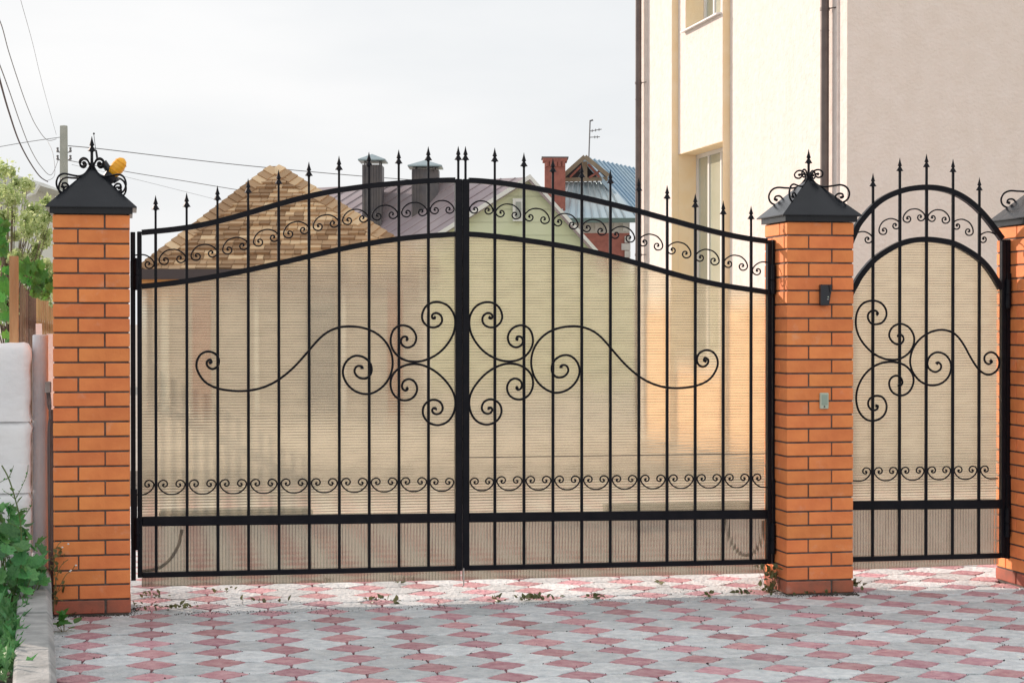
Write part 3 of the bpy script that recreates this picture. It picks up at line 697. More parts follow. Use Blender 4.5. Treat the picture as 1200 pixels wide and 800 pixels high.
# window bay: lower opening across the bay, upper a little narrower
zl1 = WX(798, 180, XM).z; zl0 = .95; Yu0 = Yw(844, XM); Yu1 = Yw(803, XM); zs = WX(803, 38, XM).z; zu1 = zs+1.5
E_ = .001
MB().box((XM, Ya+E_, 0), (XM+TH, Yb-E_, zl0)).obj('bay_wall', STUCCO_W, hb)
MB().box((XM, Ya+E_, zl1), (XM+TH, Yb-E_, zs)).obj('bay_wall', STUCCO_W, hb)
MB().box((XM, Ya+E_, zs+E_), (XM+TH, Yu0, zu1)).obj('bay_wall', STUCCO_W, hb)
MB().box((XM, Yu1, zs+E_), (XM+TH, Yb-E_, zu1)).obj('bay_wall', STUCCO_W, hb)
MB().box((XM, Ya+E_, zu1+E_), (XM+TH, Yb-E_, ZT)).obj('bay_wall', STUCCO_W, hb)
MB().box((XM+.30, Ya, zl0), (XM+.50, Ya+.06, zl1)).obj('jamb', STUCCO_W, hb)
def win(y0, y1, z0, z1, label):
    xf = XM+.25; w = MB().box((xf-.02, y0, z0), (xf+.02, y1, z0+.05)).box((xf-.02, y0, z1-.05), (xf+.02, y1, z1)).box((xf-.02, y1-.05, z0+.05), (xf+.02, y1, z1-.05)).box((xf-.02, y0, z0+.05), (xf+.02, y0+.05, z1-.05)).obj('window_frame', WHITE, hb, label=label)
    for f in (.27, .55, .8):
        ym = y1-(y1-y0)*f; MB().box((xf-.015, ym-.025, z0+.05), (xf+.015, ym+.025, z1-.05)).obj('mullion', WHITE, w)
    MB().box((xf+.002, y0+.05, z0+.05), (xf+.01, y1-.05, z1-.05)).obj('pane', CURTAIN, w)
    MB().box((xf+.3, y0, z0), (xf+.32, y1, z1)).obj('blind', DARKIN, w)
win(Ya+.01, Yb-.002, zl0+.002, zl1-.002, 'tall white framed lower window')
win(Yu0+.002, Yu1-.002, zs+.01, zu1-.002, 'upper window with white metal sill')
MB().prism([(XM-.06, Yu0-.03, zs-.01), (XM+.24, Yu0-.03, zs+.03), (XM+.24, Yu0-.03, zs+.045), (XM-.06, Yu0-.03, zs+.008)], (0, Yu1-Yu0+.06, 0)).obj('sill', WHITE, hb)
MB().box((XM-.05, Ya+.02, zl0-.02), (XM-.001, Yb-.02, zl0+.02)).obj('sill', WHITE, hb)
MB().box((XM+.002, Ya-.003, 0), (XW-.001, Ya-.0002, ZT)).obj('edge_bounce_band', REVEAL_BOUNCE, hb)  # thin sheets added here and below to carry the bounce colour
MB().box((XF+.002, Yb-.003, 0), (XM-.001, Yb-.0002, ZT)).obj('edge_bounce_band', REVEAL_BOUNCE, hb)
MB().box((XM+.002, Yb-.006, zl0+.03), (XM+.225, Yb-.0015, zl1-.002)).obj('reveal', REVEAL_BOUNCE, hb)
MB().box((XM+.002, Ya+.005, zl1-.006), (XM+.225, Yb-.008, zl1-.0005)).obj('lintel_soffit', REVEAL_BOUNCE, hb)
MB().box((XM+.002, Yu1-.004, zs+.05), (XM+.225, Yu1-.0005, zu1)).obj('reveal', REVEAL_BOUNCE, hb)
OCHRE = mat('ochre_plinth_paint', (.86, .52, .27), .9, (.90, .60, .34), 5, .4, 30)
for xa_, ya_, yb_ in ((XW, Yn1+.01, Ya-.01), (XM, Ya+.01, Yb-.01), (XF, Yb+.01, Yc0-.01), (XN, Yn+.01, Yn1-.01)):
    MB().box((xa_-.012, ya_, 0), (xa_-.001, yb_, 1.70 if xa_ != XM else .92)).obj('plinth', OCHRE, hb)
# shaded end wall
MB().box((XW+TH+.003, Yn, 0), (XW+14, Yn+.4, ZT)).obj('end_wall', STUCCO, hb)
MB().box((XN, Yn-.001-.004, 0), (XW+TH+.003, Yn-.001, ZT)).obj('end_wall', STUCCO, hb)
MB().box((XW+TH+.002, Yc-.4, 0), (XW+14, Yc, ZT)).obj('back_wall', STUCCO, hb)
MB().box((XW-.5, Yn-.5, ZT+.001), (XW+14.4, Yc+.5, ZT+.25)).obj('roof_slab', GUTTER, hb)
def downpipe(u, X, v_cl, r=.040):
    y = Yw(u, X-.07); x = X-.07
    p = MB().lathe([(0, r), (ZT, r)], (x, y, .1), 14).obj('downpipe', PIPE, hb, smooth=False)
    for v in v_cl:
        z = WX(u, v, x).z
        MB().lathe([(0, r+.006), (.03, r+.006)], (x, y, z), 14).obj('bracket', PIPE, p)
        MB().tube([(x, y, z+.015), (X+.0, y-.12, z+.015)], .006, 6).obj('bracket', PIPE, p)
        MB().lathe([(0, r+.003), (.012, r+.003)], (x, y, z-.20), 14).obj('joint_ring', PIPE, p)
downpipe(966, XW, [13, 330], .042)
downpipe(748, XFF, [99, 300], .040)

# ------------------------------------------------------------ shingled house
zs_ = 31.0
def at_zc(u, v, zc): d = ray(u, v); return Vector((0,0,CAMZ))+d*zc
A = at_zc(322, 196, 33.6); Lc = at_zc(164, 317, 31.0); Rc = at_zc(516, 317, 31.0); Rc.z = Lc.z
back = Vector((math.sin(YAW), math.cos(YAW), 0))*5.2
Lb = Lc+back; Rb = Rc+back
t = root('shingled_house', ((Lc.x+Rc.x)/2, Lc.y+2, 0), 'low brick house with tan and brown shingled hip roof behind the left leaf', 'house')
MB().add([A, Lc, Rc, Rb, Lb], [(0,1,2),(0,2,3),(0,3,4),(0,4,1),(1,4,3,2)]).obj('roof_deck', SHINGLE, t)
nrm = (Lc-A).cross(Rc-A).normalized()
if nrm.y > 0: nrm = -nrm
eav = (Rc-Lc); W_ = eav.length; ex_ = eav.normalized(); hgt = (A-Lc-ex_*(A-Lc).dot(ex_)); HH = hgt.length; ey_ = hgt.normalized(); ax0 = (A-Lc).dot(ex_)
rows = 22; rh = HH/rows; ns = 0; rest = MB()
def shingle(x0, x1, y0, y1, lift, ends=None):
    def p(x, y, h): return Lc+ex_*x+ey_*y+nrm*h
    return [p(x0,y0,.03+lift), p(x1,y0,.03+lift), p(x1,y1,.008), p(x0,y1,.008), p(x0,y0,.002), p(x1,y0,.002)], [(0,1,2,3),(4,5,1,0),(0,3,4),(5,2,1)]
for r_ in range(rows):
    y0 = r_*rh; y1 = y0+rh*1.15
    xl = ax0*(r_/rows); xr = W_-(W_-ax0)*(r_/rows); x = xl
    while x < xr-.02:
        w = random.choice([.11,.15,.20,.24,.17]); x2 = min(x+w, xr); f = random.choice([.004, .012, .03])
        vs, fs = shingle(x, x2-.008, y0-random.choice([0,0,0,.012]), y1, f)
        v_ = 378-(vs[0].z-CAMZ)/31.5*F
        if ns < 290: MB().add(vs, fs).obj('shingle', SHINGLE, t); ns += 1
        else: rest.add(vs, fs)
        x = x2
stuff(rest.obj('shingle', SHINGLE, t))
print('shingles', ns)
for (E0, sg) in ((Lc, 1), (Rc, -1)):
    d = (A-E0); n_ = int(d.length/.17); dd = d.normalized(); side = dd.cross(nrm).normalized()
    if side.dot(ex_)*sg < 0: side = -side
    nv = nrm
    for i in range(n_):
        q = E0+dd*(i*.17); w = .17
        P_ = [q+side*w+nv*.055, q-side*.03+nv*.07+Vector((0,0,.03)), q-side*.03+dd*.2+nv*.045+Vector((0,0,.03)), q+side*w+dd*.2+nv*.03]
        MB().prism(P_, -nv*.03).obj('ridge_shingle', SHINGLE, t)
f0 = Lc-Vector((0,0,.02)); f1 = Rc-Vector((0,0,.02))
yv = Vector((math.sin(YAW), math.cos(YAW), 0))
MB().prism([Lc-yv*.10+Vector((0,0,.02)), Rc-yv*.10+Vector((0,0,.02)), Rc-yv*.10-Vector((0,0,.14)), Lc-yv*.10-Vector((0,0,.14))], yv*.09).obj('gutter', GUTTER, t)
wl = Lc+ex_*.03+yv*.5; wr = Rc-ex_*.35+yv*.5
b = MB(); b.prism([(wl.x,wl.y,0),(wr.x,wr.y,0),(wr.x,wr.y,Lc.z+.02),(wl.x,wl.y,Lc.z+.02)], yv*4); b.obj('wall', mat('grey_plaster', (.46,.42,.38), .9, (.52,.48,.43), 2), t)
MB().prism([Vector((wl.x,wl.y,2.0)),Vector((wr.x,wr.y,2.0)),Vector((wr.x,wr.y,Lc.z+.01)),Vector((wl.x,wl.y,Lc.z+.01))], -yv*.04).obj('brick_band', FARBRICK, t)
b = MB(); b.prism([Lc+ex_*.0-Vector((0,0,.10)), Lc+ex_*1.5-Vector((0,0,.10)), Lc+ex_*1.0-Vector((0,0,.26)), Lc+ex_*.05-Vector((0,0,.42))], yv*.4); b.obj('eave_soffit', mat('orange_soffit', (.72,.36,.12), .6, (.62,.28,.09), 4), t)
for x_, w_, m_, nm_ in ((.25,.12,GREENT,'pilaster'),(.75,.30,FARBRICK,'pilaster'),(1.75,.07,GREENT,'downpipe'),(2.6,.45,DKMETAL,'door'),(3.15,.08,WHITE,'downpipe'),(3.9,.25,FARBRICK,'pilaster'),(4.5,.10,WHITE,'pilaster')):
    q = wl+ex_*x_-yv*.05; q2 = q+ex_*w_; MB().prism([Vector((q.x,q.y,0)),Vector((q2.x,q2.y,0)),Vector((q2.x,q2.y,1.98)),Vector((q.x,q.y,1.98))], -yv*.05).obj(nm_, m_, t)
for k in range(0):
    q = wl+ex_*(.9+1.35*k); MB().prism([(q.x-yv.x*.03,q.y-yv.y*.03,.8),((q+ex_*.8).x-yv.x*.03,(q+ex_*.8).y-yv.y*.03,.8),((q+ex_*.8).x-yv.x*.03,(q+ex_*.8).y-yv.y*.03,1.9),(q.x-yv.x*.03,q.y-yv.y*.03,1.9)], yv*.02).obj('window', GREENT, t)

# ------------------------------------------------------------ green gabled house with brown roof
ZCg = 45.
GA = at_zc(621, 208.5, ZCg); GLf = at_zc(520, 272, ZCg); GRt = at_zc(697, 293, ZCg)
# carry both verges down to a common eave height
def extend(a, b, z): k = (z-a.z)/(b.z-a.z); return a+(b-a)*k
ze = 2.9
GL2 = extend(GA, GLf, ze); GR2 = extend(GA, GRt, ze)
rdir = at_zc(397, 221, 1).normalized()
back_g = (Vector((math.sin(YAW), math.cos(YAW), 0))*.56 - Vector((math.cos(YAW), -math.sin(YAW), 0))*.83).normalized()
t = root('green_house', (GA.x, GA.y, 0), 'pale green gabled house with brown seamed metal roof behind the gate centre', 'house')
fw = Vector((math.sin(YAW), math.cos(YAW), 0))
_n = (GLf-GA).cross(back_g); _q = onplane(372, 222, GA, _n); RL = (_q-GA).dot(back_g); print('RL', RL)
def roofslab(p, q, r, s, m, name, th=.08):
    n = (q-p).cross(s-p).normalized()
    if n.z < 0: n = -n
    return MB().prism([p, q, r, s], -n*th).obj(name, m, t), n
ov = -fw*.25
rs, nL = roofslab(GA+ov, GL2+ov, GL2+ov+back_g*RL, GA+ov+back_g*RL, BROWNROOF, 'roof')
roofslab(GA+ov, GR2+ov, GR2+ov+fw*7, GA+ov+fw*7, BROWNROOF, 'roof')
sl = (GL2-GA)
for k in range(1, int(RL/.4)):
    q = GA+ov+back_g*(.40*k); MB().tube([q+nL*.005, q+sl+nL*.005], .014, 4).obj('seam', BROWNROOF, t)
# gable siding boards
hh = GA.z-ze; z = ze; k = 0
MB().prism([GA+fw*.02, GL2+fw*.02, GR2+fw*.02], fw*.2).obj('gable_core', GREENW, t)
MB().prism([(GL2.x+.3,GL2.y,0), (GR2.x-.2,GR2.y,0), (GR2.x-.2,GR2.y,ze), (GL2.x+.3,GL2.y,ze)], fw*6).obj('wall', GREENW, t)
lt0 = at_zc(441, 380, ZCg-1.2); lt1 = at_zc(747, 380, ZCg-1.2); zlt = at_zc(700, 313, ZCg-1.2).z
MB().prism([(lt0.x,lt0.y,0),(lt1.x,lt1.y,0),(lt1.x,lt1.y,zlt),(lt0.x,lt0.y,zlt)], fw*.2).obj('porch_wall', GREENW, t)
def at_h(z): return extend(GA, GL2, z), extend(GA, GR2, z)
while z < GA.z-.05:
    z2 = min(z+.30, GA.z-.001); l0, r0 = at_h(z); l1, r1 = at_h(z2-.008)
    MB().prism([l0, r0, r1, l1], -fw*.03).obj('siding_board', GREENW, t); z += .30
for E0, sg in ((GL2, 1), (GR2, -1)):
    d = (E0-GA).normalized(); dn = Vector((0,0,-1))
    MB().prism([GA+ov*1.05+Vector((0,0,.06)), E0+ov*1.05+Vector((0,0,.06)), E0+ov*1.05-Vector((0,0,.05)), GA+ov*1.05-Vector((0,0,.05))], -fw*.05).obj('verge_board', GREENT, t)
wc_ = at_zc(607.5, 246, ZCg-.1)
rt_ = Vector((math.cos(YAW), -math.sin(YAW), 0))
def rect(c, w, h, d, name, m, par, off=0):
    c = c-fw*off; P_ = [c-rt_*w/2-Vector((0,0,h/2)), c+rt_*w/2-Vector((0,0,h/2)), c+rt_*w/2+Vector((0,0,h/2)), c-rt_*w/2+Vector((0,0,h/2))]
    return MB().prism(P_, -fw*d).obj(name, m, par)
wf = rect(wc_, .26, .52, .05, 'window_frame', GREENT, t); rect(wc_, .12, .36, .02, 'pane', GLASS, wf, .055)
# metal clad chimneys standing on that roof
def chimney(u0, um, u1, vtop, vbot, vcap, cu0, cu1, label):
    base = onplane((u0+u1)/2, vbot, GA+ov, nL); D_ = (base-Vector((0,0,CAMZ))).dot(fw)
    k = D_/F; zt = at_zc(u0, vtop, D_).z; zb = at_zc(u0, vbot, D_).z-1.2
    t2 = root('roof_chimney', (base.x, base.y, base.z), label, 'chimney', 'metal clad chimneys on the brown roof')
    a = at_zc(u0, 300, D_); m_ = at_zc(um, 300, D_-.0); c = at_zc(u1, 300, D_+.2)
    f1 = (m_-a); dep = fw*.9
    P_ = [Vector((p.x, p.y, zb)) for p in (a, m_-fw*.0, c, c+fw*.7, a+fw*.7)]
    MB().prism(P_, (0,0,zt-zb)).obj('shaft', DKMETAL, t2)
    n = 7
    for i in range(n):
        q = a+(m_-a)*((i+.5)/n); MB().box((q.x-.012, q.y-.03, zb), (q.x+.012, q.y+.0, zt-.01)).obj('rib', DKMETAL, t2)
    ca = at_zc(cu0, vcap, D_); cb = at_zc(cu1, vcap, D_); top = at_zc((cu0+cu1)/2, vcap-8, D_+.4)
    o_ = fw*.9; lowz = ca.z
    P4 = [Vector((ca.x,ca.y,lowz))-fw*.15, Vector((cb.x,cb.y,lowz))-fw*.15, Vector((cb.x,cb.y,lowz))+o_, Vector((ca.x,ca.y,lowz))+o_]
    dz = Vector((0,0,.03))
    MB().add(P4+[p+dz for p in P4]+[top], [(3,2,1,0),(0,1,5,4),(1,2,6,5),(2,3,7,6),(3,0,4,7),(4,5,8),(5,6,8),(6,7,8),(7,4,8)]).obj('cowl', COWL, t2)
    for p in P4:
        q = p*.55+sum(P4, Vector((0,0,0)))/4*.45; MB().box((q.x-.015,q.y-.015,zt-.05),(q.x+.015,q.y+.015,lowz+.005)).obj('leg', DKMETAL, t2)
chimney(424.5, 447.5, 448, 193, 271, 188.5, 420, 452, 'left and slimmer of the two dark metal clad chimneys with blue cowls')
chimney(482.5, 495, 514, 198, 246, 195.5, 478, 518, 'right and wider of the two dark metal clad chimneys with blue cowls')

# ------------------------------------------------------------ blue roofed house
ZCb = 60.
t = root('blue_roof_house', tuple(at_zc(700, 380, ZCb+3)), 'red brick house with blue seamed metal roof and timber gable beside the tall house', 'house')
t.location.z = 0
def q_(u, v, dz=0): return at_zc(u, v, ZCb+dz)
ap = q_(685, 184.5, 0); gl = q_(657, 209.5, 0); gr = q_(712, 206.5, 0)
gr2 = q_(712, 210, 0)
bk = (fw*.82+rt_*.57)
# main roof right plane: ridge runs right-back
rdg = q_(760, 200.5, 5.5)
lowR = q_(760, 262, .2); 
def quad(P_, m, name, th=.12, par=None):
    n = (P_[1]-P_[0]).cross(P_[2]-P_[0]).normalized()
    if n.dot(fw) < 0: n = -n
    return MB().prism(P_, n*th).obj(name, m, par or t), -n
r1, n1 = quad([ap, rdg, lowR, gr2], BLUEROOF, 'roof', .1) if False else quad([ap, rdg, q_(760,262,0), q_(745,252,-0.4)], BLUEROOF, 'roof')
for k in range(1, 15):
    f = k/15; a_ = ap.lerp(rdg, f); e_ = ap.lerp(rdg, f)+(q_(745,252,-.4)-ap)*1.0
    n = (rdg-ap).cross(q_(745,252,-.4)-ap).normalized()
    if n.dot(fw) > 0: n = -n
    MB().tube([a_+n*.02, e_+n*.02], .035, 4).obj('seam', BLUEROOF, t)
# front skirt roof (hip) below the gable
s0, s1, s2, s3 = q_(655,213.5,.3), q_(714,213,.3), q_(747,257.5,-1.4), q_(640,257.5,-1.4)
quad([s0, s1, s2, s3], LITROOF, 'skirt_roof', .08)
nn = (s1-s0).cross(s3-s0).normalized()
if nn.dot(fw) > 0: nn = -nn
for k in range(0, 11):
    f = (k+.3)/11; a_ = s0.lerp(s1, min(1, f)); e_ = s3.lerp(s2, f)-(s2-s3)*.06
    MB().tube([a_+nn*.03, e_+nn*.03], .035, 4).obj('seam', LITROOF, t)
# gable: dark opening with timber truss and verge boards
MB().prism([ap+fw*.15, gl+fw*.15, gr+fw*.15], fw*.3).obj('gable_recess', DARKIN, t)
def beam(a, b, w, name, m, o=0): 
    d = (b-a).normalized(); s_ = d.cross(fw).normalized()*w/2; a = a-fw*o; b = b-fw*o
    return MB().prism([a-s_, b-s_, b+s_, a+s_], -fw*.08).obj(name, m, t)
TIMB = mat('weathered_timber', (.30, .24, .17), .8, (.22, .17, .12), 3)
beam(ap, gl+(gl-ap)*.06, .13, 'verge_board', TIMB, .25); beam(ap, gr+(gr-ap)*.02, .13, 'verge_board', TIMB, .252)
beam(q_(661,211), q_(712,210), .12, 'tie_beam', TIMB, .05)
beam(q_(685,190), q_(685,210), .16, 'king_post', TIMB, .06)
beam(q_(689,193), q_(702,208), .06, 'strut', REDW, .1); beam(q_(704,200), q_(690,209), .06, 'strut', REDW, .11)
beam(q_(681,195), q_(668,208), .06, 'strut', REDW, .1)
beam(s3+Vector((0,0,-.02)), s2+Vector((0,0,-.02)), .14, 'gutter', mat('green_gutter', (.10,.16,.15), .4), .02)
w0 = q_(640,259.5,-1.0); w1 = q_(738,259.5,-1.0)
b = MB(); b.prism([Vector((w0.x,w0.y,w0.z-.35)), Vector((w1.x,w1.y,w1.z-.35)), w1, w0], fw*.3); b.obj('frieze', WBRICK, t)
b = MB(); b.prism([Vector((w0.x,w0.y,0)), Vector((w1.x,w1.y,0)), Vector((w1.x,w1.y,w0.z-.352)), Vector((w0.x,w0.y,w0.z-.352))], fw*4); b.obj('wall', REDW, t)
for k in range(9):
    z = w0.z-.45-k*.22; wq_ = .26 if k % 2 else .16
    MB().prism([Vector((w1.x-wq_,w1.y-.0,z-.2)), Vector((w1.x+.02,w1.y,z-.2)), Vector((w1.x+.02,w1.y,z)), Vector((w1.x-wq_,w1.y,z))], -fw*.04).obj('quoin', WBRICK, t)
for k in range(9):
    x = w0.lerp(w1, (k+.5)/9); MB().box((x.x-.08, x.y-.05, w0.z-.30), (x.x+.08, x.y-.002, w0.z-.05)).obj('dentil', WBRICK, t)
# brick chimney beside it
t2 = root('brick_chimney', tuple(q_(650, 240, -1)), 'red brick chimney with corbelled top left of the blue roof', 'chimney')
c0_ = q_(638.5, 300, -1); c1_ = q_(662.5, 300, -1); zt = q_(650, 189, -1).z
MB().prism([Vector((c0_.x,c0_.y,3)), Vector((c1_.x,c1_.y,3)), Vector((c1_.x,c1_.y,zt)), Vector((c0_.x,c0_.y,zt))], fw*.7).obj('shaft', REDW, t2)
MB().prism([Vector((c0_.x-.06,c0_.y,zt)), Vector((c1_.x+.06,c1_.y,zt)), Vector((c1_.x+.06,c1_.y,zt+.10)), Vector((c0_.x-.06,c0_.y,zt+.10))], fw*.8).obj('corbel', REDW, t2)
for k in range(5):
    x = c0_.lerp(c1_, (k+.5)/5); MB().box((x.x-.04, x.y-.06, zt-.16), (x.x+.04, x.y-.002, zt-.001)).obj('corbel_brick', REDW, t2)
MB().prism([Vector((c0_.x-.10,c0_.y,zt+.101)), Vector((c1_.x+.10,c1_.y,zt+.101)), Vector((c1_.x+.10,c1_.y,zt+.14)), Vector((c0_.x-.10,c0_.y,zt+.14))], fw*.9-Vector((0,0,0))).obj('coping', DKMETAL, t2)
# aerial
a = q_(690, 186, .5); c = q_(691.5, 141.5, .5)
t = root('tv_aerial', tuple(a), 'thin television aerial standing on the blue roof', 'aerial')
MB().tube([a, c], .022, 6).obj('mast', WIRE, t)
MB().tube([q_(690.5,154,.5), q_(705,151.5,.5)], .014, 5).obj('boom', WIRE, t)
MB().tube([q_(690.5,161,.5), q_(703,160.5,.5)], .014, 5).obj('boom', WIRE, t)
MB().tube([q_(691,142,.5), q_(695,140.8,.5)], .03, 6).obj('amplifier', WIRE, t)
for u, v in ((694,153.4),(698,152.7),(702,152),(697,160.8),(700,160.7)):
    MB().tube([q_(u,v-1.6,.5), q_(u,v+1.6,.5)], .012, 4).obj('element', WIRE, t)

# ------------------------------------------------------------ pole, wires
zp = 65.; a = at_zc(75.2, 378, zp); topz = at_zc(75, 147.5, zp).z
t = root('utility_pole', (a.x, a.y, 0), 'pale concrete utility pole behind the left pillar cap', 'utility pole')
MB().box((-.15,-.12,0),(.15,.12,topz)).obj('tmp', POLEM) if False else None
MB().lathe([(0,.17),(topz-.02,.125),(topz,.11)], (a.x,a.y,0), 4).obj('shaft', POLEM, t)
for sx in (-1, 1):
    for v in (178, 187):
        p = at_zc(75+sx*7.5, v, zp); q = at_zc(75+sx*3, v+1, zp)
        MB().tube([q, p], .02, 5).obj('arm', WIRE, t); MB().lathe([(0,.03),(.05,.05),(.1,.03),(.15,.045),(.17,.02)], p-Vector((0,0,.02)), 8).obj('insulator', WIRE, t)
def wire(pts, z0, z1, r, label, m=WIRE):
    n = len(pts); P_ = [at_zc(u, v, z0+(z1-z0)*i/(n-1)) for i, (u, v) in enumerate(pts)]
    o = MB().tube(catmull(P_, 6), r, 5).obj('overhead_wire', m, None, smooth=True); tag(o, label, 'wire', 'overhead wires')
wire([(80,171),(120,174.8),(210,185.5),(300,195.3),(430,207),(560,216)], 65, 80, .016, 'upper thin wire running from the pole to the right over the roofs')
wire([(80,188),(150,201.5),(215,212),(279,222.6),(330,230)], 65, 75, .013, 'lower thin wire running right from the pole towards the shingled roof')
wire([(84,193),(150,208),(250,233)], 65, 75, .006, 'faintest wire sloping down to the right below the others')
wire([(-20,-10),(0,25),(10,60),(22,97),(32,125),(42,147),(55,164),(66,163)], 30, 65, .010, 'curving wire from the upper left corner of the sky to the pole', WIRE)
wire([(-15,40),(0,77),(12,110),(24,145),(36,175),(48,195),(60,205),(68,188)], 26, 65, .010, 'thin wire hanging in a loop under the pole, between two others', WIRE)
wire([(-12,50),(0,95),(10,130),(22,165),(35,190),(47,207),(56,213)], 20, 50, .014, 'thickest dark wire sweeping down from the left edge of the photo', WIRER)
wire([(20,-20),(25,3),(38,50),(50,100),(66,158)], 30, 65, .005, 'hair thin pale wire from the top of the photo to the pole')
wire([(-10,174),(0,172),(35,166),(70,161)], 60, 65, .011, 'nearly level wire from the left edge to the pole top')
wire([(56,166),(62,180),(64,205),(55,212)], 65, 60, .008, 'short wire dropping beside the pole')

# ------------------------------------------------------------ left side: distant gable, tree, fence, wall, curb
t = root('distant_house', tuple(Vector((at_zc(10,300,45).x, at_zc(10,300,45).y, 0))), 'house gable in haze-paled colours with pale gutter behind the tree at the left edge', 'house')
a, b_, c = at_zc(-60, 150, 45), at_zc(-60, 250, 45), at_zc(46, 218, 45)
MB().prism([at_zc(-90,203,45), at_zc(2,200,45), at_zc(45,217,45), at_zc(-90,217,45)], fw*4).obj('roof', mat('hazed_roof', (.52,.54,.50), .8), t)  # haze put into the pale roof and wall colours
MB().prism([at_zc(-90,217.2,46), at_zc(30,217.2,46), at_zc(30,372,46), at_zc(-90,372,46)], fw*3).obj('wall', mat('hazed_wall', (.66,.68,.62), .8), t)
MB().tube([at_zc(46,216,45), at_zc(40,226,45), at_zc(24,234,45), at_zc(24,360,45)], .05, 6).obj('gutter', GREENT, t)

def leaf_mesh(name, m, kind='plain', fold=.25):
    b = MB()
    if kind == 'plain':
        pts = [(0,0),(.28,.22),(.34,.5),(.2,.8),(0,1.05),(-.2,.8),(-.34,.5),(-.28,.22)]
    elif kind == 'lobed':
        pts = [(0,0),(.22,-.10),(.50,.02),(.42,.20),(.66,.40),(.46,.50),(.44,.78),(.22,.70),(0,1.05),(-.22,.70),(-.44,.78),(-.46,.50),(-.66,.40),(-.42,.20),(-.50,.02),(-.22,-.10)]
    else:
        pts = [(0,0),(.10,.15),(.24,.2),(.10,.3),(.26,.45),(.09,.5),(.2,.72),(.06,.75),(0,1.0),(-.06,.75),(-.2,.72),(-.09,.5),(-.26,.45),(-.10,.3),(-.24,.2),(-.10,.15)]
    n = len(pts); vs = [(x, y, abs(x)*fold - .18*y*y) for x, y in pts]+[(0, .42, -.06)]
    b.add(vs, [(i, (i+1) % n, n) for i in range(n)]); return b.mesh(name, m, smooth=False)
LM_V = leaf_mesh('vine_leaf', LEAFV, 'lobed'); LM_D = leaf_mesh('broad_leaf', LEAFD, 'lobed', .35); LM_F = leaf_mesh('feathery_leaf', LEAFF, 'frond'); LM_W = leaf_mesh('weed_leaf', WEED, 'plain'); LM_G = leaf_mesh('green_leaf', LEAFV, 'plain')
def rrot(face=.6):
    return (math.radians(random.uniform(20, 100)), random.uniform(-.6, .6), random.uniform(-1.6, 1.6))
# tree
def leafcloud(name, m, cl, n, size, par):
    b = MB()
    for _ in range(n):
        c_, r = random.choice(cl); 
        d = Vector((random.gauss(0,1), random.gauss(0,1), random.gauss(0,1))).normalized()*r*random.random()**.8*random.choice([1,1,1.5])
        p = c_+d; s_ = size*random.uniform(.6, 1.3); e = Matrix.Rotation(random.uniform(0, 6.28), 3, Vector((random.gauss(0,1),random.gauss(0,1),random.gauss(0,1))).normalized())
        q = [e@Vector(v)*s_+p for v in ((0,-.5,0),(.28,0,.06),(0,.55,0),(-.28,0,.06))]
        b.add(q, [(0,1,2),(0,2,3)])
    return stuff(b.obj(name, m, par))
def tree(u, v0, zc, blobs, n, size, label, name, m, trunkr):
    base = at_zc(u, 400, zc); base.z = 0
    t = root(name, tuple(base), label, 'tree')
    cl = [(at_zc(bu, bv, zc+random.uniform(-.6, .6)), br*zc/F) for bu, bv, br in blobs]
    top = at_zc(u, v0, zc)
    MB().tube([base, base.lerp(top, .4)+Vector((.05,0,0)), base.lerp(top, .8)], [trunkr, trunkr*.7, trunkr*.3], 8).obj('trunk', BARK, t)
    for c_, r in cl:
        s_ = base.lerp(top, random.uniform(.3, .7)); MB().tube([s_, s_.lerp(c_, .5)+Vector((0,0,.06)), c_], [trunkr*.35, trunkr*.2, trunkr*.08], 5).obj('limb', BARK, t)
    leafcloud('crown', m, cl, n, size, t)
rt2 = random.Random(4)
blobs_ = []
for _ in range(110):
    bu = rt2.uniform(-30, 62); lim = 188+max(0, bu-10)*.9+rt2.uniform(0, 14)
    blobs_.append((bu, rt2.uniform(lim, 370)-0, rt2.uniform(5, 12)))
tree(12, 240, 19, blobs_, 15000, .05, 'pale green sunlit leafy tree behind the timber fence at the left edge', 'leafy_tree', LEAFT, .03)
# timber fence
t = root('timber_fence', tuple(Vector((W(22,400,11.0).x, 11.0, 0))), 'brown vertical plank fence behind the white wall', 'fence')
k = 0
for i in range(17):
    f = i/16; u = 23+39*f; Y = 11.0+.9*f; p = W(u, 335+26*f, Y); q = W(u+2.1, 335, Y)
    MB().box((p.x, p.y-.01, 0), (q.x, p.y+.012, p.z+random.uniform(-.01,.02))).obj('plank', WOOD_D if i < 8 else WOOD, t)
a0 = W(22, 372, 11.03); b0 = W(63, 380, 11.95)
MB().prism([a0, b0, b0-Vector((0,0,.05)), a0-Vector((0,0,.05))], (0, .03, 0)).obj('rail', WOOD_D, t)
a = W(11, 300, 10.45); c = W(21.5, 300, 10.45)
t = root('timber_post', (a.x, 10.45, 0), 'square light timber post rising behind the white wall end', 'post')
MB().box((a.x, 10.43, 0), (c.x, 10.48, a.z)).obj('post', WOOD, t, bevel=.002)
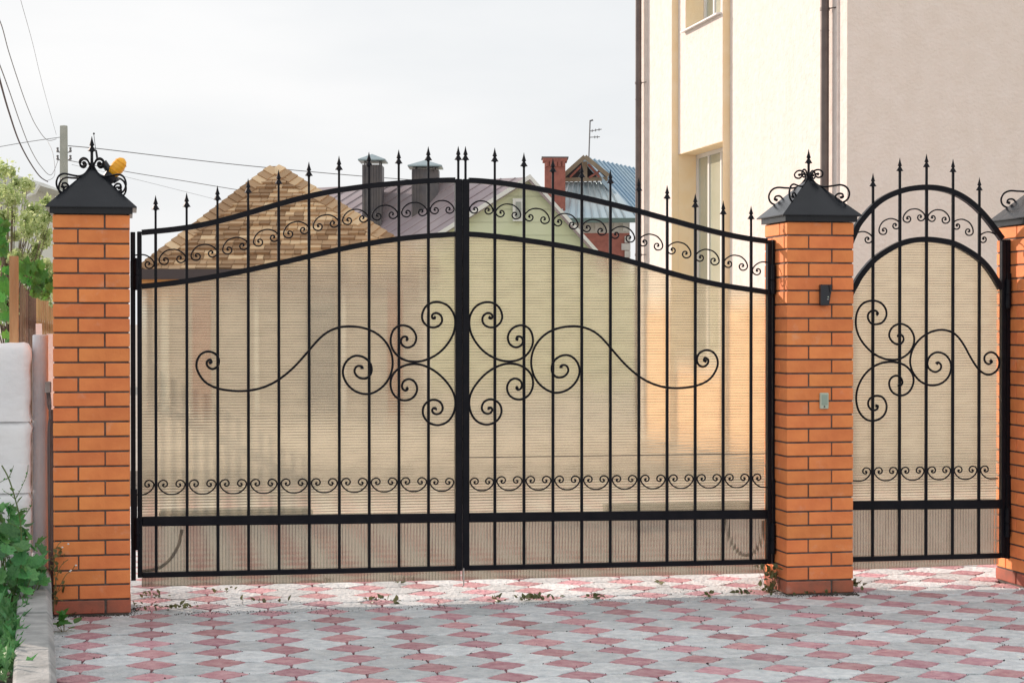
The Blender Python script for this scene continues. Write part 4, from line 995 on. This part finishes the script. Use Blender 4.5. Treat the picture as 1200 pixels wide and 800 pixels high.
# white wall: blocks
wx1 = W(36.5, 500, 10.12).x; wz = W(20, 402, 10.12).z
t = root('white_wall', (wx1-1, 10.2, 0), 'whitewashed rough block wall at the left edge of the photo', 'wall')
def rough_block(x0, x1, y0, y1, z0, z1, amp, name, m, par, st=.035):
    bm = bmesh.new(); from mathutils import noise as mn
    nx, nzz = int((x1-x0)/st), int((z1-z0)/st); grid = {}
    for i in range(nx+1):
        for k in range(nzz+1):
            x = x0+(x1-x0)*i/nx; z = z0+(z1-z0)*k/nzz
            e = amp*mn.fractal(Vector((x*7, 3, z*7)), .8, 2.2, 5); ch = amp*1.6*mn.noise(Vector((z*11, 9, 1))) if i == nx else 0; cz = amp*1.4*mn.noise(Vector((x*13, 4, 7))) if k == nzz else 0
            if i == nx and k == nzz: ch -= .012; cz -= .010
            grid[i, k] = (bm.verts.new((x+ch, y0+e+(.012 if i == nx or k == nzz else 0), z+cz)), bm.verts.new((x+ch, y1, z+cz)))
    for i in range(nx):
        for k in range(nzz):
            bm.faces.new((grid[i,k][0], grid[i+1,k][0], grid[i+1,k+1][0], grid[i,k+1][0]))
    for k in range(nzz): bm.faces.new((grid[nx,k][0], grid[nx,k][1], grid[nx,k+1][1], grid[nx,k+1][0]))
    for i in range(nx): bm.faces.new((grid[i,nzz][0], grid[i+1,nzz][0], grid[i+1,nzz][1], grid[i,nzz][1]))
    me = bpy.data.meshes.new(name); bm.transform(Matrix.Translation(-wloc(par))); bm.to_mesh(me); bm.free(); me.materials.append(m)
    for p in me.polygons: p.use_smooth = True
    o = bpy.data.objects.new(name, me); C.objects.link(o); o.parent = par; return o
# courses of plastered block, their joints only faintly dished
z_ = 0; rws = [.30, .62, .98, wz]
for q in rws:
    rough_block(wx1-1.6, wx1+random.uniform(-.008,.004), 10.12+random.uniform(-.003,.003), 10.30, z_+.0003, q+.0005, .009, 'plastered_course', WWASH, t); z_ = q
MB().box((wx1-1.6, 10.136, 0), (wx1-.03, 10.29, wz-.02)).obj('core', WWASH, t)
# grey pipe post and things in the gap
a = W(38, 392, 10.3); c = W(56.5, 392, 10.3); r_ = (c.x-a.x)/2
t = root('grey_pipe_post', ((a.x+c.x)/2, 10.3, 0), 'thick grey pipe post standing between the white wall and the left pillar', 'post')
MB().lathe([(0,r_),(a.z-.005,r_),(a.z,r_-.006),(a.z,r_-.012),(a.z-.05,r_-.012)], ((a.x+c.x)/2, 10.3, 0), 20).obj('pipe', GREYPIPE, t, smooth=False)
a = W(42, 379, 10.55); c = W(49, 379, 10.55)
t = root('white_stake', (a.x, 10.55, 0), 'short whitewashed stake end showing above the grey pipe post', 'post'); MB().box((a.x,10.53,0),(c.x,10.57,a.z+.0)).obj('stake', WWASH, t)
a = W(55, 391, 10.62); c = W(61.5, 391, 10.62)
t = root('white_batten', (a.x, 10.62, 0), 'narrow white batten in the gap behind the left pillar', 'batten'); MB().box((a.x,10.6,1.02),(c.x+.02,10.63,a.z)).obj('batten', WWASH, t)
t = root('gap_backing', (a.x, 10.7, 0), 'dark board added as the darkness of the narrow gap behind the cables left of the pillar', 'backing'); MB().box((a.x-.05,10.66,0),(c.x+.06,10.69,1.19)).obj('backing', mat('gap_darkness', (.05,.055,.065), .8, (.10,.10,.11), 8), t)  # dark sheet added to stand in for the darkness of the gap
a = W(53, 447, 10.2); c = W(60, 460, 10.2)
t = root('junction_box', (a.x, 10.2, c.z), 'small grey junction box with cables in the gap left of the pillar', 'junction box')
MB().box((a.x, 10.17, c.z), (c.x, 10.22, a.z)).obj('housing', CONC, t, bevel=.003)
for k in range(3):
    MB().tube(catmull([W(55+k*1.6, 460, 10.2), W(56+k*1.8, 475, 10.2), W(60-k, 490, 10.21), W(56+k, 512, 10.22), W(58, 700, 10.22)], 6), .004, 5).obj('cable', WIRE, t)
MB().box((W(56,400,10.75).x-.02, 10.74, 0), (X1-PW/2+.03, 10.76, 1.1)).obj('gap_board', DARKIN, t) if False else None
# curb: stones
d = (curbB-curbA); dl = d.length; du = d.normalized(); pn = Vector((-du.y, du.x, 0)).normalized()
if pn.x > 0: pn = -pn
t = root('curb', tuple(curbA), 'grey concrete curb edging the planted bed at the lower left', 'curb')
def curbstone(s0, s1, h, w=.165):
    pr = [(0,-.03),(.006,h-.035),(.030,h),(w-.01,h),(w,h-.01),(w,-.03)]
    A_ = [curbA+du*s0+pn*x+Vector((0,0,z)) for x, z in pr]
    MB().prism(A_, du*(s1-s0)).obj('curb_stone', CONC, t, bevel=.004)
curbstone(-2.2, -1.21, .175); curbstone(-1.2, -.21, .175); curbstone(-.2, .79, .175); curbstone(.80, 1.55, .185); curbstone(1.56, dl+.18, .235)
# soil bed
b = MB(); q0 = curbA-du*2.2+pn*.15; q1 = curbB+du*.25+pn*.15
b.add([q0+Vector((0,0,.10)), q1+Vector((0,0,.10)), q1+pn*2+Vector((0,0,.10)), q0+pn*2+Vector((0,0,.10))], [(0,1,2,3)]); struct(b.obj('soil', mat('soil', (.05,.04,.03), .95, (.09,.07,.05), 12, .6, 40)))
# plants in the bed
def plant(cx, cy, z0, H_, n, me, size, label, cat, spread, stemm=STEMM, lname='leaf', upright=0):
    t = root(label[1], (cx, cy, z0), label[0], cat)
    for i in range(n):
        f = (i+.5)/n; a_ = random.uniform(0, 6.28); rr = spread*random.uniform(.3, 1)*(1-.3*f)
        p = Vector((cx+rr*math.cos(a_), cy+rr*math.sin(a_)*.7, z0+H_*f*random.uniform(.85, 1.1)))
        s_ = size*random.uniform(.65, 1.25)
        place(lname, me, p, t, (math.radians(random.uniform(25, 85) if not upright else random.uniform(-20, 30)+90*(upright > 1)), random.uniform(-.5,.5), random.uniform(-1.3, 1.3)), (s_,)*3)
        if i % 2 == 0: MB().tube([(cx+rr*.2*math.cos(a_), cy, z0), (cx+rr*.7*math.cos(a_), cy+rr*.4*math.sin(a_), p.z*.6+z0*.4), p], [.004,.003,.0015], 4).obj('stem', stemm, t)
    return t
def bedp(u, v, zc): p = at_zc(u, v, zc); return p
random.seed(11)
specs = [(2,612,9.6,.07),(22,650,9.5,.10),(36,668,9.45,.07),(2,672,9.2,.13),(20,695,9.2,.10),(14,632,9.6,.08),(-15,650,9.3,.14)]
names = ['broad dark green leafy plant against the white wall, highest of the clump', 'dark mallow like plant in the middle of the left bed', 'dark leafy plant leaning over the curb end by the grey pipe post', 'broad leaved plant low at the left edge of the bed', 'low broad leaved plant just behind the curb joint', 'broad leaved plant between the highest one and the middle one of the bed', 'broad leaved plant half cut by the left photo edge']
for (u, v, zc, r_), nm in zip(specs, names):
    p = at_zc(u, v, zc); n_ = 15; t = root('broadleaf_plant', (p.x, p.y, .1), nm, 'plant', 'leafy plants in the left bed')
    for i in range(n_):
        q = p+Vector((random.uniform(-1,1)*r_, random.uniform(-.12,.12), random.uniform(-1.1,.9)*r_)); s_ = random.uniform(.05, .09)
        if q.z < .12: q.z = .12
        place('leaf', LM_D, q, t, (math.radians(random.uniform(20, 80)), random.uniform(-.6,.6), random.uniform(-1.5,1.5)), (s_,)*3)
        if i % 3 == 0: MB().tube([(p.x+random.uniform(-.03,.03), p.y+.05, .1), q], [.005,.002], 4).obj('stem', STEMM, t)
for i, (u, v, zc) in enumerate([(4,730,8.9),(18,745,8.75),(-6,765,8.5),(10,775,8.35),(2,798,8.15),(26,722,9.05),(-12,720,9.0),(5,790,7.6),(-6,780,7.5),(8,765,7.9)]):
    p = at_zc(u, v, zc); t = root('feathery_plant', (p.x, p.y, .1), ['feathery green plant behind the curb below the broad leaves', 'feathery plant nearest to the curb joint', 'feathery plant at the left photo edge above the bottom corner', 'feathery plant beside the front curb stone', 'feathery plant in the bottom left corner of the photo', 'small feathery plant touching the curb end', 'feathery plant at the left edge under the broad leaves', 'frontmost feathery plant at the very bottom of the photo', 'feathery plant half cut by the bottom left corner', 'feathery plant in the middle of the row along the curb'][i], 'plant', 'feathery plants in the left bed')
    for k in range(34):
        q = Vector((p.x+random.uniform(-.12,.05), p.y+random.uniform(-.12,.12), .1)); s_ = random.uniform(.07, .14); q.z = max(.11, p.z+random.uniform(-.16,.05))
        place('leaf', LM_F, q, t, (math.radians(random.uniform(10, 100)), random.uniform(-.7,.7), random.uniform(-1.5,1.5)), (s_*.8, s_, s_))
# tall seeding weed
t = root('tall_weed', tuple(Vector((at_zc(24,640,9.35).x, at_zc(24,640,9.35).y, .12))), 'tall spindly seeding weed in front of the white wall', 'weed')
st = [at_zc(u, v, 9.35) for u, v in ((24,680),(25,640),(24,612),(18,585),(10,560),(2,545))]
MB().tube(catmull(st, 5), [.0035]*26, 5).obj('stem', STEMM, t)
for (u0,v0),(u1,v1) in (((18,585),(30,560)),((22,600),(10,590)),((18,585),(4,575)),((10,560),(16,545)),((24,612),(38,590)),((24,620),(8,612)),((10,560),(-2,566)),((22,600),(33,598)),((30,560),(33,545))):
    MB().tube([at_zc(u0,v0,9.35), at_zc((u0+u1)/2+1,(v0+v1)/2-1,9.34), at_zc(u1,v1,9.33)], [.002,.0015,.001], 4).obj('twig', STEMM, t)
    for k in range(5):
        f = random.random(); place('seed_leaf', LM_G, at_zc(u0+(u1-u0)*f, v0+(v1-v0)*f, 9.33), t, rrot(), (random.uniform(.008,.018),)*3)
for u, v in ((20,590),(24,605),(25,625),(22,598),(27,640),(14,575)):
    place('leaf', LM_G, at_zc(u, v, 9.34), t, rrot(), (random.uniform(.03,.05),)*3)
# vine on the fence
random.seed(5)
t = root('grape_vine', tuple(W(20,400,10.7)), 'grape vine with large green leaves hanging over the timber fence', 'vine')
t.location.z = 0
for i in range(84):
    u, v = random.choice([(random.uniform(-12,12), random.uniform(285,402)), (random.uniform(-12,12), random.uniform(300,402)), (random.uniform(24,58), random.uniform(312,345)), (random.uniform(-12,6), random.uniform(262,300)), (random.uniform(40,60), random.uniform(335,352))])
    p = W(u, v, random.uniform(10.6, 10.95)); s_ = random.uniform(.035, .065)
    place('leaf', LM_V, p, t, (math.radians(random.uniform(60,150)), random.uniform(-.7,.7), random.uniform(-1,1)), (s_,)*3)
for pts in ([(10,400),(20,350),(30,318),(45,338),(58,350)], [(-8,400),(0,340),(5,290)], [(30,322),(44,335),(52,352)]):
    MB().tube(catmull([W(u, v, 10.85) for u, v in pts], 5), .005, 5).obj('cane', BARK, t)
for k, (u, v, s_) in enumerate([(30,322,.10),(50,332,.09),(5,272,.08),(4,300,.08),(6,345,.09),(40,322,.09)]):
    place('leaf', LM_V, W(u, v, 10.7), t, (math.radians(100), random.uniform(-.4,.4), random.uniform(-.8,.8)), (s_,)*3)
# weeds
random.seed(21)
def weed(u, v, n, spread, h, label, cat='weed', m=LM_W, group='small weeds in the paving joints', nm='small_weed', s0=.012, s1=.03):
    p = G(u, v); t = root(nm, tuple(p), label, cat, group)
    for i in range(n):
        q = p+Vector((random.gauss(0, spread), random.gauss(0, .03), random.uniform(.004, h))); s_ = random.uniform(s0, s1)
        place('leaf', m, q, t, (math.radians(random.uniform(0, 90)), random.uniform(-.7,.7), random.uniform(-3,3)), (s_,)*3)
        if h > .05 and i % 2 == 0: MB().tube([p+Vector(((q.x-p.x)*.3,0,0)), q], [.0016,.001], 4).obj('stem', DRY, t)
weed(903, 694, 60, .030, .15, 'tuft of half dry weed at the left foot of the middle pillar', group='weeds at the pillar feet', s0=.02, s1=.04)
weed(1006, 692, 16, .02, .05, 'small dark weed at the right foot of the middle pillar', group='weeds at the pillar feet', s0=.02, s1=.04)
weed(150, 716, 26, .06, .04, 'flat weed at the right foot of the left pillar', group='weeds at the pillar feet')
weed(75, 740, 12, .02, .09, 'green weed beside the curb in front of the left pillar', m=LM_G, group='weeds at the pillar feet', s0=.04, s1=.07)
weed(100, 720, 26, .10, .02, 'dry litter of weed along the front of the left pillar', group='weeds at the pillar feet')
weed(950, 697, 18, .12, .015, 'thin line of dry weed along the front of the middle pillar', group='weeds at the pillar feet')
spots = [(205,715,18,.05,'green weed in the joint right of the left pillar'),(435,706,14,.04,'small green weed in the joint left of the gate centre'),(460,707,9,.02,'tiny dark weed just right of the green one left of the gate centre'),(582,705,8,.015,'tiny weed right of the gate centre drop bolt'),(628,704,30,.06,'largest green weed patch in the joints in front of the right leaf'),(700,703,14,.03,'reddish weed in the joint in front of the right leaf, right of the largest patch'),(185,700,14,.04,'weed close behind the left pillar'),(870,697,12,.03,'dry weed left of the middle pillar'),(830,698,8,.02,'dry weed further left of the middle pillar'),(775,686,7,.02,'dark crumbs of weed under the right leaf'),(470,684,8,.03,'dark crumbs of weed under the left leaf beside the centre'),(380,684,8,.03,'dark crumbs of weed under the middle of the left leaf'),(260,694,8,.04,'dark crumbs of weed under the left end of the left leaf'),(310,706,8,.06,'dry weed in the joint in front of the left leaf')]
for u, v, n, s_, lb in spots: weed(u, v, int(n*1.4), s_, .022, lb, s0=.012, s1=.038)
# climber on the left side of the left pillar
t = root('dry_climber', tuple(G(66, 716)), 'dry climbing weed with tiny white flowers at the left edge of the left pillar', 'weed')
for pts in ([(63,716),(64,690),(70,665),(80,655)], [(62,716),(66,690),(63,660),(67,640),(75,632)], [(64,700),(76,675),(84,668),(88,662)]):
    MB().tube(catmull([W(u, v, 10.0) for u, v in pts], 5), .0018, 4).obj('stem', DRY, t)
for i in range(34):
    u = random.uniform(58, 76); v = random.uniform(640, 712); place('leaf', LM_W, W(u, v, random.uniform(9.95, 10.05)), t, rrot(), (random.uniform(.02,.04),)*3)
for u, v in ((73,641),(80,637),(83,668),(89,662),(82,669)):
    p = W(u, v, 9.98); MB().lathe([(-.004,.002),(0,.006),(.004,.003)], p, 7).obj('flower', FLOWER, t)
